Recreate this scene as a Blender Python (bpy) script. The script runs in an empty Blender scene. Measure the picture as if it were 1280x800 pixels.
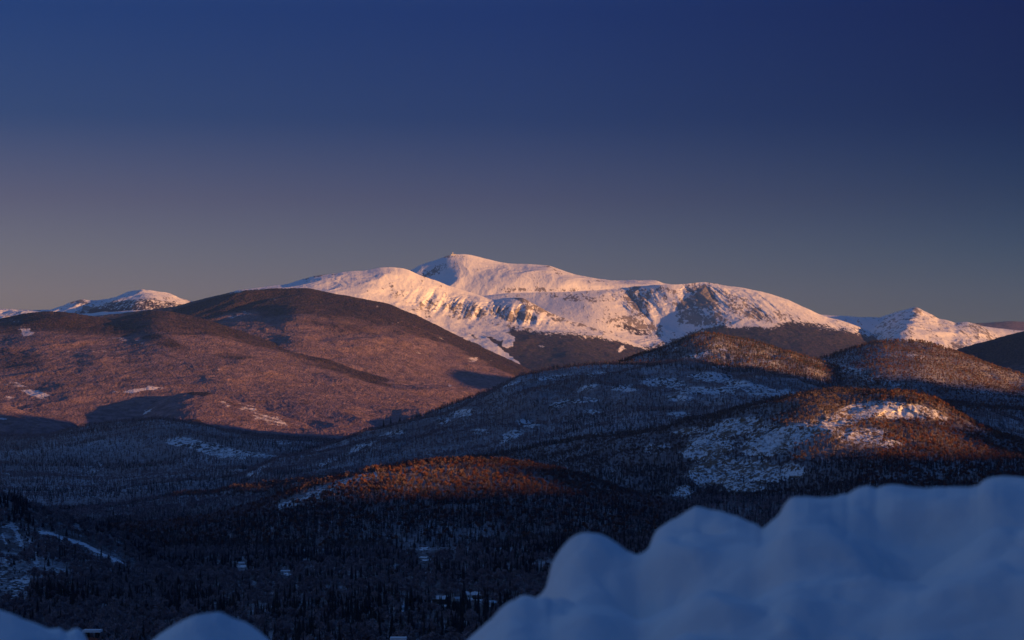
import bpy, math, random
import numpy as np
rad = math.radians
random.seed(7)
RNG = np.random.default_rng(11)

# ------------------------------------------------------------------ camera, light, sky, exposure
scene = bpy.context.scene
C = scene.collection
FPX = 3292.0                       # focal length in pixels of the 1280 wide photograph
PITCH = math.atan(160.0 / FPX)
SUN_EL, SUN_AZ = rad(3.0), rad(125.0)      # azimuth clockwise from +Y (the viewing direction)

cam_d = bpy.data.cameras.new('camera')
cam = bpy.data.objects.new('camera', cam_d)
C.objects.link(cam)
cam.location = (0, 0, 0)
cam.rotation_euler = (math.pi / 2 + PITCH, 0, 0)
cam_d.sensor_width = 36.0
cam_d.lens = 36.0 * FPX / 1280.0
cam_d.clip_start = 0.1
cam_d.clip_end = 200000
cam_d.dof.use_dof = True
cam_d.dof.focus_distance = 6000
cam_d.dof.aperture_fstop = 11
scene.camera = cam

sun_dir = np.array([math.sin(SUN_AZ) * math.cos(SUN_EL), math.cos(SUN_AZ) * math.cos(SUN_EL), math.sin(SUN_EL)])
sd = bpy.data.lights.new('sun', 'SUN')
sd.energy = 4.6
sd.angle = rad(0.5)
sd.color = (1.0, 0.475, 0.155)
sun = bpy.data.objects.new('sun', sd)
C.objects.link(sun)
from mathutils import Vector
sun.rotation_euler = Vector((sun_dir[0], sun_dir[1], sun_dir[2])).to_track_quat('Z', 'Y').to_euler()
sun.location = (300, -400, 200)

world = bpy.data.worlds.new('World')
scene.world = world
world.use_nodes = True
wn, wl = world.node_tree.nodes, world.node_tree.links
for n in list(wn):
    wn.remove(n)
w_out = wn.new('ShaderNodeOutputWorld')
w_bg = wn.new('ShaderNodeBackground')
w_bg.inputs['Strength'].default_value = 0.06
sky = wn.new('ShaderNodeTexSky')
sky.sky_type = 'NISHITA'
sky.sun_disc = False
sky.sun_elevation = SUN_EL
sky.sun_rotation = SUN_AZ
sky.altitude = 300
sky.air_density = 1.0
sky.dust_density = 0.4
sky.ozone_density = 3.0
# the clear sky opposite the rising sun: deep blue overhead, grey lilac band at the horizon,
# paler towards the left (north-west), as a physical colour filter on the Nishita sky
w_tc = wn.new('ShaderNodeTexCoord')
w_sep = wn.new('ShaderNodeSeparateXYZ')
wl.new(w_tc.outputs['Generated'], w_sep.inputs[0])
w_ramp = wn.new('ShaderNodeValToRGB')
wl.new(w_sep.outputs['Z'], w_ramp.inputs[0])
SKY_STOPS = [(0.0, (1, 1, 1)), (1.0, (1, 1, 1))]
w_el = w_ramp.color_ramp
SKY_T = [
    (0.000, (1.30, 0.94, 1.40)),
    (0.058, (1.17, 0.79, 1.27)),
    (0.073, (0.94, 0.67, 1.11)),
    (0.094, (0.64, 0.43, 0.84)),
    (0.124, (0.19, 0.24, 0.70)),
    (0.165, (0.092, 0.19, 0.68)),
    (0.350, (1.35, 1.32, 1.9)),
    (1.000, (2.4, 2.3, 3.2)),
]
while len(w_el.elements) < len(SKY_T):
    w_el.elements.new(0.5)
for e, (p, c) in zip(w_el.elements, SKY_T):
    e.position = p
    e.color = (*c, 1)
w_mul = wn.new('ShaderNodeVectorMath')
w_mul.operation = 'MULTIPLY'
wl.new(sky.outputs[0], w_mul.inputs[0])
wl.new(w_ramp.outputs[0], w_mul.inputs[1])
# paler towards the left of the view, deeper towards the right, less so at the horizon
w_az = wn.new('ShaderNodeMapRange')
w_az.inputs['From Min'].default_value = -0.30
w_az.inputs['From Max'].default_value = 0.30
wl.new(w_sep.outputs['X'], w_az.inputs['Value'])
w_azr = wn.new('ShaderNodeValToRGB')
wl.new(w_az.outputs[0], w_azr.inputs[0])
while len(w_azr.color_ramp.elements) < 5:
    w_azr.color_ramp.elements.new(0.5)
for e, (p, c) in zip(w_azr.color_ramp.elements, [(0.0, (0.66, 0.56, 0.44)), (0.18, (0.62, 0.535, 0.43)), (0.5, (0.38, 0.38, 0.38)), (0.82, (0.0, 0.14, 0.235)), (1.0, (0.0, 0.14, 0.23))]):
    e.position = p
    e.color = (*c, 1)
w_hz = wn.new('ShaderNodeMapRange')
w_hz.inputs['From Min'].default_value = 0.045
w_hz.inputs['From Max'].default_value = 0.13
w_hz.inputs['To Min'].default_value = 0.35
w_hz.inputs['To Max'].default_value = 1.0
wl.new(w_sep.outputs['Z'], w_hz.inputs['Value'])
w_mx = wn.new('ShaderNodeMix')
w_mx.data_type = 'RGBA'
w_mx.inputs[6].default_value = (0.38, 0.38, 0.38, 1)
wl.new(w_hz.outputs[0], w_mx.inputs[0])
wl.new(w_azr.outputs[0], w_mx.inputs[7])
w_m2 = wn.new('ShaderNodeVectorMath')
w_m2.operation = 'MULTIPLY'
wl.new(w_mul.outputs[0], w_m2.inputs[0])
wl.new(w_mx.outputs[2], w_m2.inputs[1])
w_sc = wn.new('ShaderNodeVectorMath')
w_sc.operation = 'SCALE'
w_sc.inputs['Scale'].default_value = 1 / 0.38
wl.new(w_m2.outputs[0], w_sc.inputs[0])
wl.new(w_sc.outputs[0], w_bg.inputs['Color'])
wl.new(w_bg.outputs[0], w_out.inputs['Surface'])

scene.view_settings.view_transform = 'Standard'
scene.view_settings.look = 'None'
scene.view_settings.gamma = 1
scene.view_settings.exposure = 1.0
scene.view_settings.use_curve_mapping = False
scene.cycles.max_bounces = 4
scene.cycles.diffuse_bounces = 2
scene.cycles.volume_bounces = 0
scene.cycles.use_denoising = True

# ------------------------------------------------------------------ maths helpers
def pix_to_tan(px, py):
    """pixel of the photograph -> (azimuth, tangent of elevation)"""
    X = (np.asarray(px, float) - 640) / FPX
    Z = (400 - np.asarray(py, float)) / FPX
    cp, sp = math.cos(PITCH), math.sin(PITCH)
    Y = cp - Z * sp
    W = sp + Z * cp
    return np.arctan2(X, Y), W / np.sqrt(X * X + Y * Y)

def to_pix(x, y, z):
    cp, sp = math.cos(PITCH), math.sin(PITCH)
    d = np.maximum(y * cp + z * sp, 1e-3)
    return 640 + FPX * x / d, 400 - FPX * (z * cp - y * sp) / d

def _hash(ix, iy, seed):
    h = (ix.astype(np.int64) * 374761393 + iy.astype(np.int64) * 668265263 + seed * 1442695041) & 0xFFFFFFFF
    h = ((h ^ (h >> 13)) * 1274126177) & 0xFFFFFFFF
    return (h ^ (h >> 16)) & 0xFFFFFFFF

def perlin(x, y, seed=0):
    ix = np.floor(x); iy = np.floor(y)
    fx = x - ix; fy = y - iy
    ix = ix.astype(np.int64); iy = iy.astype(np.int64)
    u = fx * fx * fx * (fx * (fx * 6 - 15) + 10)
    v = fy * fy * fy * (fy * (fy * 6 - 15) + 10)
    def g(dx, dy):
        a = _hash(ix + dx, iy + dy, seed).astype(np.float64) * (2 * math.pi / 4294967296.0)
        return np.cos(a) * (fx - dx) + np.sin(a) * (fy - dy)
    a = g(0, 0); b = g(1, 0); c = g(0, 1); d = g(1, 1)
    return 1.5 * ((a + (b - a) * u) + ((c + (d - c) * u) - (a + (b - a) * u)) * v)

def fbm(x, y, octs=5, seed=0, gain=0.5, ridged=False):
    s = 0; a = 1.0; t = 0
    for i in range(octs):
        n = perlin(x, y, seed + i * 17)
        if ridged:
            n = 1 - 2 * np.abs(n)
        s = s + a * n
        t += a
        a *= gain
        x = x * 2.03 + 13.7; y = y * 2.03 - 7.1
    return s / t

def smooth(a, b, x):
    t = np.clip((x - a) / (b - a), 0, 1)
    return t * t * (3 - 2 * t)

def blobs(px, py, specs):
    """soft ellipses (cx, cy, rx, ry, tilt in degrees, strength)"""
    v = np.zeros_like(px)
    ok = (px > -200) & (px < 1480) & (py > 250) & (py < 900)
    wx = np.where(ok, px, 0); wy = np.where(ok, py, 0)
    px = px + np.where(ok, 7 * fbm(wx / 11, wy / 4.5, 4, 501, 0.6), 0)
    py = py + np.where(ok, 3.2 * fbm(wx / 13, wy / 5.5, 4, 503, 0.6), 0)
    for cx, cy, rx, ry, an, st in specs:
        c, s = math.cos(rad(an)), math.sin(rad(an))
        dx, dy = px - cx, py - cy
        u = (dx * c + dy * s) / rx
        w = (-dx * s + dy * c) / ry
        d = np.sqrt(u * u + w * w)
        v = np.maximum(v, st * (1 - smooth(0.30, 1.15, d)))
    return v * (1 + 0.30 * np.where(ok, fbm(wx / 5, wy / 2.6, 3, 505), 0))

def polyband(px, py, pts, wid, st=1.0):
    """soft band along a polyline"""
    v = np.full_like(px, 1e9)
    ok = (px > -200) & (px < 1480) & (py > 250) & (py < 900)
    px = px + np.where(ok, wid * 0.6 * fbm(np.where(ok, px, 0) / 9, np.where(ok, py, 0) / 5, 4, 507, 0.6), 0)
    py = py + np.where(ok, wid * 1.3 * fbm(np.where(ok, px, 0) / 14, np.where(ok, py, 0) / 5, 4, 509, 0.6), 0)
    for (x0, y0), (x1, y1) in zip(pts[:-1], pts[1:]):
        dx, dy = x1 - x0, y1 - y0
        t = np.clip(((px - x0) * dx + (py - y0) * dy) / (dx * dx + dy * dy), 0, 1)
        v = np.minimum(v, np.hypot(px - x0 - t * dx, py - y0 - t * dy))
    return st * (1 - smooth(wid * 0.5, wid * 1.2, v))

def pchip(vals, s):
    """vals: list of K arrays (per column), s: row parameters -> (rows, cols), monotone cubic"""
    V = np.array(vals)
    K = V.shape[0]
    if K == 2:
        return V[0] + (V[1] - V[0]) * s[:, None]
    D = V[1:] - V[:-1]
    M = np.zeros_like(V)
    M[0] = D[0]; M[-1] = D[-1]
    same = D[:-1] * D[1:] > 0
    M[1:-1] = np.where(same, 2 * D[:-1] * D[1:] / np.where(same, D[:-1] + D[1:], 1), 0)
    i = np.clip(s.astype(int), 0, K - 2)
    t = (s - i)[:, None]
    h00 = 2 * t**3 - 3 * t**2 + 1; h10 = t**3 - 2 * t**2 + t
    h01 = -2 * t**3 + 3 * t**2; h11 = t**3 - t**2
    return h00 * V[i] + h10 * M[i] + h01 * V[i + 1] + h11 * M[i + 1]

AZ_HILL = np.unique(np.concatenate([np.linspace(rad(-16.5), rad(-12), 70), np.linspace(rad(-12), rad(12), 1080), np.linspace(rad(12), rad(16.5), 70)]))

def surface(lines, az, nseg, back=None, crest_noise=0.0, seed=0, floor_z=-130.0):
    """Hill surface from level lines [(px, py, r), ...], crest first, then towards the viewer.
    back = (distance behind crest, height lost). Returns X, Y, Z grids and the row parameter."""
    rs, zs = [], []
    for k, ln in enumerate(lines):
        px = np.array([p[0] for p in ln], float); py = np.array([p[1] for p in ln], float)
        rr = np.array([p[2] for p in ln], float)
        a, t = pix_to_tan(px, py)
        # smooth-ish interpolation: resample then blur a little
        ti = np.interp(az, a, t); ri = np.interp(az, a, rr)
        if k > 0:
            kk = np.ones(25) / 25
            pad = lambda q: np.concatenate([np.full(12, q[0]), q, np.full(12, q[-1])])
            ti = np.convolve(pad(ti), kk, 'valid'); ri = np.convolve(pad(ri), kk, 'valid')
        else:
            kk = np.ones(5) / 5
            pad = lambda q: np.concatenate([np.full(2, q[0]), q, np.full(2, q[-1])])
            ti = np.convolve(pad(ti), kk, 'valid')
            kk = np.ones(25) / 25
            pad = lambda q: np.concatenate([np.full(12, q[0]), q, np.full(12, q[-1])])
            ri = np.convolve(pad(ri), kk, 'valid')
            if crest_noise:
                ti = ti + crest_noise / FPX * fbm(az * 160, az * 0 + seed, 5, seed, 0.6)
        rs.append(ri); zs.append(ri * ti)
    # skirt: carry the foot of the hill on down below whatever lies in front of it
    rs.append(rs[-1] - 350 - 0.02 * rs[-1]); zs.append(np.minimum(zs[-1] - 0.06 * rs[-1], -170.0))
    nseg = (list(nseg) if isinstance(nseg, (list, tuple)) else [nseg] * (len(lines) - 1)) + [10]
    K = len(rs)
    s = np.concatenate([np.linspace(k, k + 1, nseg[k] if isinstance(nseg, (list, tuple)) else nseg, endpoint=False) for k in range(K - 1)] + [[K - 1.0]])
    # denser rows close to the crest so its rounding is smooth
    R = pchip(rs, s); Z = pchip(zs, s)
    if back:
        nb = 26
        q = np.linspace(1, 0, nb, endpoint=False)
        Rb = rs[0] + back[0] * q[:, None]
        Zb = zs[0] - back[1] * (q[:, None] ** 1.25)
        R = np.vstack([Rb, R]); Z = np.vstack([Zb, Z])
        s = np.concatenate([-q, s])
    A = np.broadcast_to(az, R.shape)
    return A, R, Z, np.broadcast_to(s[:, None], R.shape).copy()

# ------------------------------------------------------------------ object helpers
def tag(o, label=None, cat=None, group=None, kind=None):
    if label: o['label'] = label
    if cat: o['category'] = cat
    if group: o['group'] = group
    if kind: o['kind'] = kind
    return o

def mesh_np(name, verts, faces, mat, parent=None, smooth_sh=False, attrs=None):
    """verts (n,3); faces: (m,k) array of one polygon size or list of such arrays"""
    me = bpy.data.meshes.new(name)
    if isinstance(faces, np.ndarray):
        faces = [faces]
    verts = np.asarray(verts, np.float32)
    me.vertices.add(len(verts))
    me.vertices.foreach_set('co', verts.ravel())
    nl = sum(f.size for f in faces); nf = sum(len(f) for f in faces)
    me.loops.add(nl)
    me.loops.foreach_set('vertex_index', np.concatenate([f.ravel() for f in faces]).astype(np.int32))
    me.polygons.add(nf)
    tot = np.concatenate([np.full(len(f), f.shape[1]) for f in faces])
    st = np.concatenate([[0], np.cumsum(tot)[:-1]])
    me.polygons.foreach_set('loop_start', st.astype(np.int32))
    me.polygons.foreach_set('use_smooth', np.full(nf, bool(smooth_sh)))
    me.update(calc_edges=True)
    for k, v in (attrs or {}).items():
        at = me.attributes.new(k, 'FLOAT', 'POINT')
        at.data.foreach_set('value', np.asarray(v, np.float32).ravel())
    if mat:
        for m in (mat if isinstance(mat, (list, tuple)) else [mat]):
            me.materials.append(m)
    o = bpy.data.objects.new(name, me)
    C.objects.link(o)
    o.parent = parent
    return o

def grid_obj(name, X, Y, Z, mat, attrs=None, wrap=False):
    r, c = X.shape
    idx = np.arange(r * c).reshape(r, c)
    if wrap:
        idx = np.hstack([idx, idx[:, :1]])
    f = np.stack([idx[:-1, :-1], idx[1:, :-1], idx[1:, 1:], idx[:-1, 1:]], -1).reshape(-1, 4)
    o = mesh_np(name, np.stack([X, Y, Z], -1).reshape(-1, 3), f, mat, smooth_sh=True, attrs=attrs)
    # faces wound so normals look up
    n = o.data.polygons[len(o.data.polygons) // 2].normal
    if n.z < 0:
        o.data.flip_normals()
    return o

# ------------------------------------------------------------------ materials
class NT:
    def __init__(self, name):
        self.m = bpy.data.materials.new(name)
        self.m.use_nodes = True
        self.n = self.m.node_tree.nodes; self.l = self.m.node_tree.links
        for x in list(self.n): self.n.remove(x)
        self.out = self.n.new('ShaderNodeOutputMaterial')
        self.b = self.n.new('ShaderNodeBsdfPrincipled')
        self.l.new(self.b.outputs[0], self.out.inputs[0])
        self.b.inputs['Roughness'].default_value = 0.9
        self.b.inputs['Specular IOR Level'].default_value = 0.1
        self.geo = None
    def pos(self, sx, sy, sz):
        if self.geo is None:
            self.geo = self.n.new('ShaderNodeNewGeometry')
        v = self.n.new('ShaderNodeVectorMath'); v.operation = 'MULTIPLY'
        self.l.new(self.geo.outputs['Position'], v.inputs[0])
        v.inputs[1].default_value = (sx, sy, sz)
        return v.outputs[0]
    def noise(self, vec, scale=1.0, detail=4, rough=0.55, dist=0.0):
        t = self.n.new('ShaderNodeTexNoise')
        t.inputs['Scale'].default_value = scale
        t.inputs['Detail'].default_value = detail
        t.inputs['Roughness'].default_value = rough
        t.inputs['Distortion'].default_value = dist
        self.l.new(vec, t.inputs['Vector'])
        return t.outputs['Fac']
    def attr(self, name):
        a = self.n.new('ShaderNodeAttribute'); a.attribute_name = name
        return a.outputs['Fac']
    def math(self, op, a, b=None, clamp=False):
        m = self.n.new('ShaderNodeMath'); m.operation = op; m.use_clamp = clamp
        for i, v in enumerate((a, b)):
            if v is None: continue
            if isinstance(v, (int, float)): m.inputs[i].default_value = v
            else: self.l.new(v, m.inputs[i])
        return m.outputs[0]
    def ss(self, v, a, b):
        m = self.n.new('ShaderNodeMapRange'); m.interpolation_type = 'SMOOTHSTEP'
        m.inputs['From Min'].default_value = a; m.inputs['From Max'].default_value = b
        self.l.new(v, m.inputs['Value'])
        return m.outputs[0]
    def mix(self, f, a, b):
        m = self.n.new('ShaderNodeMix'); m.data_type = 'RGBA'
        if isinstance(f, (int, float)): m.inputs[0].default_value = f
        else: self.l.new(f, m.inputs[0])
        for i, v in ((6, a), (7, b)):
            if isinstance(v, tuple): m.inputs[i].default_value = (*v, 1)
            else: self.l.new(v, m.inputs[i])
        return m.outputs[2]
    def bump(self, h, strength, dist):
        b = self.n.new('ShaderNodeBump')
        b.inputs['Strength'].default_value = strength
        b.inputs['Distance'].default_value = dist
        self.l.new(h, b.inputs['Height'])
        self.l.new(b.outputs[0], self.b.inputs['Normal'])
    def color(self, c):
        if isinstance(c, tuple): self.b.inputs['Base Color'].default_value = (*c, 1)
        else: self.l.new(c, self.b.inputs['Base Color'])

def flat_mat(name, col, rough=0.9):
    t = NT(name)
    v = t.noise(t.pos(1, 1, 1), 3.0, 3)
    t.color(t.mix(v, tuple(c * 0.75 for c in col), tuple(min(1, c * 1.25) for c in col)))
    t.b.inputs['Roughness'].default_value = rough
    return t.m

def snow_mountain_mat(name, q=1.0):
    """wind-packed snow, rock showing through in fall-line streaks, dark forest below the tree line.
    q: metres per unit of pattern (bigger for farther mountains)"""
    t = NT(name)
    n1 = t.noise(t.pos(1 / (60 * q), 1 / (260 * q), 1 / (150 * q)), 1.0, 7, 0.68, 0.4)
    n2 = t.noise(t.pos(1 / (520 * q), 1 / (700 * q), 1 / (420 * q)), 1.0, 4, 0.6)
    n3 = t.noise(t.pos(1 / (24 * q), 1 / (90 * q), 1 / (34 * q)), 1.0, 4, 0.7)
    rock = t.attr('rock')
    a = t.math('ADD', t.math('MULTIPLY', n1, 0.55), t.math('MULTIPLY', n2, 0.15))
    a = t.math('ADD', a, t.math('MULTIPLY', n3, 0.55))
    a = t.math('ADD', a, t.math('MULTIPLY', rock, 0.26))
    rf = t.ss(a, 0.745, 0.80)
    snow = t.mix(n3, (0.80, 0.78, 0.80), (0.88, 0.86, 0.87))
    rockc = t.mix(n1, (0.10, 0.075, 0.065), (0.22, 0.17, 0.15))
    c = t.mix(t.math('MULTIPLY', rf, 0.85), snow, rockc)
    veg = t.attr('veg')
    v = t.math('ADD', veg, t.math('ADD', t.math('MULTIPLY', t.math('SUBTRACT', n1, 0.5), 1.1), t.math('MULTIPLY', t.math('SUBTRACT', n3, 0.5), 1.6)))
    vf = t.ss(v, 0.38, 0.64)
    fz = t.noise(t.pos(1 / (22 * q), 1 / (60 * q), 1 / (22 * q)), 1.0, 3, 0.7)
    vegc = t.mix(t.ss(fz, 0.35, 0.7), (0.028, 0.027, 0.035), (0.105, 0.075, 0.08))
    c = t.mix(vf, c, vegc)
    t.color(c)
    t.bump(t.math('ADD', n1, t.math('MULTIPLY', n3, 0.5)), 0.6, 11 * q)
    return t.m

def far_forest_mat(name, q=1.0):
    """far wooded hill: leafless hardwoods over snow, dark conifer stands, open snow"""
    t = NT(name)
    n1 = t.noise(t.pos(1 / (300 * q), 1 / (500 * q), 1 / (160 * q)), 1.0, 5, 0.65, 0.8)
    n2 = t.noise(t.pos(1 / (38 * q), 1 / (90 * q), 1 / (30 * q)), 1.0, 5, 0.72)
    n3 = t.noise(t.pos(1 / (12 * q), 1 / (22 * q), 1 / (12 * q)), 1.0, 2, 0.7)
    hard = t.mix(t.ss(n2, 0.32, 0.72), (0.115, 0.075, 0.078), (0.33, 0.222, 0.238))
    hard = t.mix(t.math('MULTIPLY', t.ss(n1, 0.35, 0.7), 0.4), hard, (0.28, 0.17, 0.155))
    con = t.math('ADD', t.attr('con'), t.math('ADD', t.math('MULTIPLY', t.math('SUBTRACT', n1, 0.5), 1.1), t.math('MULTIPLY', t.math('SUBTRACT', n2, 0.5), 1.0)))
    cf = t.ss(con, 0.35, 0.75)
    conc = t.mix(t.ss(n3, 0.35, 0.65), (0.022, 0.020, 0.022), (0.085, 0.052, 0.052))
    c = t.mix(cf, hard, conc)
    sn = t.math('ADD', t.attr('snow'), t.math('MULTIPLY', t.math('SUBTRACT', n2, 0.5), 1.9))
    sn = t.math('MULTIPLY', t.ss(sn, 0.42, 0.70), t.ss(t.attr('snow'), 0.02, 0.18))
    c = t.mix(sn, c, (0.72, 0.66, 0.68))
    t.color(c)
    t.bump(t.math('ADD', n3, n2), 1.0, 9 * q)
    return t.m

def near_ground_mat(name, fs=10.0, snowy=0.35, thr=0.64, litter=(0.12, 0.090, 0.085), rockc=(0.085, 0.062, 0.052)):
    """forest floor under leafless trees: snow and leaf litter; 'snow' = bare ledges of snow and rock"""
    t = NT(name)
    n1 = t.noise(t.pos(1 / (fs * 0.8), 1 / (fs * 2.0), 1 / (fs * 2.2)), 1.0, 6, 0.7, 0.6)
    n2 = t.noise(t.pos(1 / (fs * 5), 1 / (fs * 9), 1 / (fs * 5)), 1.0, 3, 0.6)
    n3 = t.noise(t.pos(1 / (fs * 22), 1 / (fs * 34), 1 / (fs * 14)), 1.0, 4, 0.6)
    fl = t.math('ADD', n1, t.math('MULTIPLY', t.math('SUBTRACT', n3, 0.5), 0.9))
    floor = t.mix(t.ss(fl, 0.40, 0.80), litter, (0.68 * snowy, 0.67 * snowy, 0.70 * snowy))
    s = t.attr('snow')
    x = t.math('ADD', t.math('MULTIPLY', n1, 1.0), t.math('MULTIPLY', n2, 0.35))
    ledge = t.mix(t.ss(x, thr, thr + 0.09), rockc, (0.74, 0.73, 0.75))
    open_ = t.mix(t.ss(s, 0.85, 1.15), ledge, (0.78, 0.77, 0.79))
    e = t.math('ADD', s, t.math('MULTIPLY', t.math('SUBTRACT', n2, 0.5), 0.8))
    c = t.mix(t.ss(e, 0.25, 0.5), floor, open_)
    t.color(c)
    t.bump(n1, 0.8, fs * 0.25)
    return t.m

def tree_mat(name, c0, c1, c2):
    t = NT(name)
    oi = t.n.new('ShaderNodeObjectInfo')
    r = t.n.new('ShaderNodeValToRGB')
    t.l.new(oi.outputs['Random'], r.inputs[0])
    r.color_ramp.elements[0].color = (*c0, 1); r.color_ramp.elements[1].color = (*c2, 1)
    e = r.color_ramp.elements.new(0.5); e.color = (*c1, 1)
    nz = t.noise(t.pos(0.8, 0.8, 0.8), 1.0, 2)
    t.color(t.mix(t.math('MULTIPLY', nz, 0.5), r.outputs[0], tuple(v * 0.6 for v in c0)))
    return t.m

M = {}
M['snow_mountain'] = snow_mountain_mat('snow_and_rock')
M['far_forest'] = far_forest_mat('far_hardwood_slope', 1.0)
M['floor_far'] = near_ground_mat('forest_floor_far', 11.0, 0.68, 0.62, (0.24, 0.20, 0.20))
M['floor_mid'] = near_ground_mat('forest_floor_mid', 8.0, 0.62, 0.64, (0.20, 0.16, 0.155), (0.19, 0.125, 0.085))  # ledge rock warmed and brightened to carry golden sunlight
M['floor_near'] = near_ground_mat('forest_floor_near', 5.0, 0.75)
M['bark'] = tree_mat('bare_twigs', (0.125, 0.087, 0.080), (0.19, 0.135, 0.122), (0.27, 0.20, 0.182))
M['beech'] = tree_mat('beech_leaves', (0.15, 0.068, 0.046), (0.22, 0.098, 0.062), (0.30, 0.14, 0.088))
M['needles'] = tree_mat('conifer_needles', (0.036, 0.034, 0.036), (0.052, 0.048, 0.046), (0.080, 0.066, 0.058))
M['twigs_grey_lift'] = tree_mat('grey_twigs_lifted', (0.22, 0.160, 0.17), (0.32, 0.235, 0.24), (0.43, 0.335, 0.335))  # grey twigs, colour lightened further to lift the trees standing in shade
M['trunk'] = flat_mat('trunk_bark', (0.14, 0.11, 0.10))
M['birch'] = flat_mat('pale_birch_bark', (0.42, 0.38, 0.37))

# ------------------------------------------------------------------ terrain
LAYERS = {}
def build_layer(name, lines, mat, nseg=70, back=(2500, 500), crest_noise=1.0, seed=0, az=AZ_HILL,
                nz=None, attr_fn=None, cat=None, label=None, taper=True, objname=None):
    A, R, Z, S = surface(lines, az, nseg, back, crest_noise, seed)
    X0, Y0 = R * np.sin(A), R * np.cos(A)
    P0, Q0 = to_pix(X0, Y0, Z)
    if nz:
        dR, dZ = nz(X0, Y0, Z, S, P0, Q0)
        R = R + dR; Z = Z + dZ
    if mat is M['far_forest']:
        Z = Z + (R < 19000) * (RNG.normal(0, 1, Z.shape) * 0.6 + 1.3 * fbm(X0 / 22, Y0 / 40, 2, 601))
    if taper:
        e = smooth(rad(16.4), rad(14.2), np.abs(A))
        Z = -150 + (Z + 150) * e
    X, Y = R * np.sin(A), R * np.cos(A)
    PX, PY = to_pix(X, Y, Z)
    at = attr_fn(X, Y, Z, S, PX, PY) if attr_fn else {}
    LAYERS[name] = dict(X=X, Y=Y, Z=Z, S=S, PX=PX, PY=PY, at=at)
    o = grid_obj(objname or name, X, Y, Z, mat, at)
    tag(o, label, cat, None, 'structure')
    return o

def hill_noise(amp, wl, seed, rr=0.6, damp_crest=0.18, ridged=True, aniso=0.6):
    def f(X, Y, Z, S, P, Q):
        m = damp_crest + (1 - damp_crest) * smooth(0.0, 0.35, np.abs(S))
        wx = X + 0.35 * wl * fbm(X / wl, Y / wl, 3, seed + 5)
        n = fbm(wx / wl, Y / wl * aniso, 6, seed, 0.5, ridged)
        if ridged: n = n - 0.15
        n2 = fbm(X / wl * 1.7, Y / wl * 1.2, 5, seed + 40)
        return rr * amp * 2.0 * n2 * m, amp * n * m
    return f

# --- far hazy ridge on the right horizon
build_layer('distant_ridge', [
    [(-304, 412, 36000), (900, 412, 36000), (1100, 410, 36000), (1180, 406, 36000), (1232, 404, 36000), (1260, 402, 36000), (1290, 403, 36000), (1584, 405, 36000)],
    [(-304, 470, 32000), (1584, 470, 32000)]], M['far_forest'], 20, (3000, 900), 0.6, 1,
    nz=hill_noise(60, 3000, 3), attr_fn=lambda X, Y, Z, S, P, Q: dict(con=0.2 + 0 * X, snow=0 * X),
    cat='ridge', label='low hazy purple ridge on the horizon right of the right snow peak')

# --- far snow peaks, left
def a_far(X, Y, Z, S, P, Q):
    rock = 0.25 + blobs(P, Q, [(150, 388, 45, 9, 0, 0.4), (100, 378, 14, 4, 0, 0.5), (125, 392, 30, 8, 20, 0.8)])
    return dict(rock=rock, veg=smooth(0.9, 1.4, S) * 0.6 + blobs(P, Q, [(140, 391, 30, 5, 5, 0.5)]))
def n_far(X, Y, Z, S, P, Q):
    a, b = hill_noise(90, 1500, 21)(X, Y, Z, S, P, Q)
    return a, b
build_layer('far_snow_peaks', [
    [(-304, 396, 27000), (-150, 392, 27000), (0, 386, 27000), (40, 388, 27000), (62, 388, 27000), (78, 385, 27000), (86, 379, 26900), (96, 377, 26900),
     (103, 376, 26800), (112, 378, 26800), (122, 379, 26900), (134, 379, 27000), (142, 376, 27000), (150, 372, 26900), (160, 367, 26800), (168, 365, 26700), (176, 363, 26700), (184, 366, 26700),
     (192, 366, 26700), (204, 368, 26700), (213, 372, 26800), (224, 377, 26900), (238, 380, 27000), (300, 385, 27000), (420, 398, 27000), (700, 440, 27000), (1584, 470, 27000)],
    [(-304, 412, 25500), (0, 400, 25500), (60, 398, 26000), (150, 379, 26250), (176, 375, 26000), (215, 381, 26100), (260, 392, 26500), (1584, 450, 26000)],
    [(-304, 440, 23500), (60, 424, 24500), (120, 405, 25600), (176, 402, 24600), (230, 405, 25400), (1584, 470, 24000)],
    ], M['snow_mountain'], 50, (2500, 600), 0.8, 2, nz=n_far, attr_fn=a_far,
    cat='mountain', label='twin small snow peaks far behind the left wooded hill')

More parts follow.
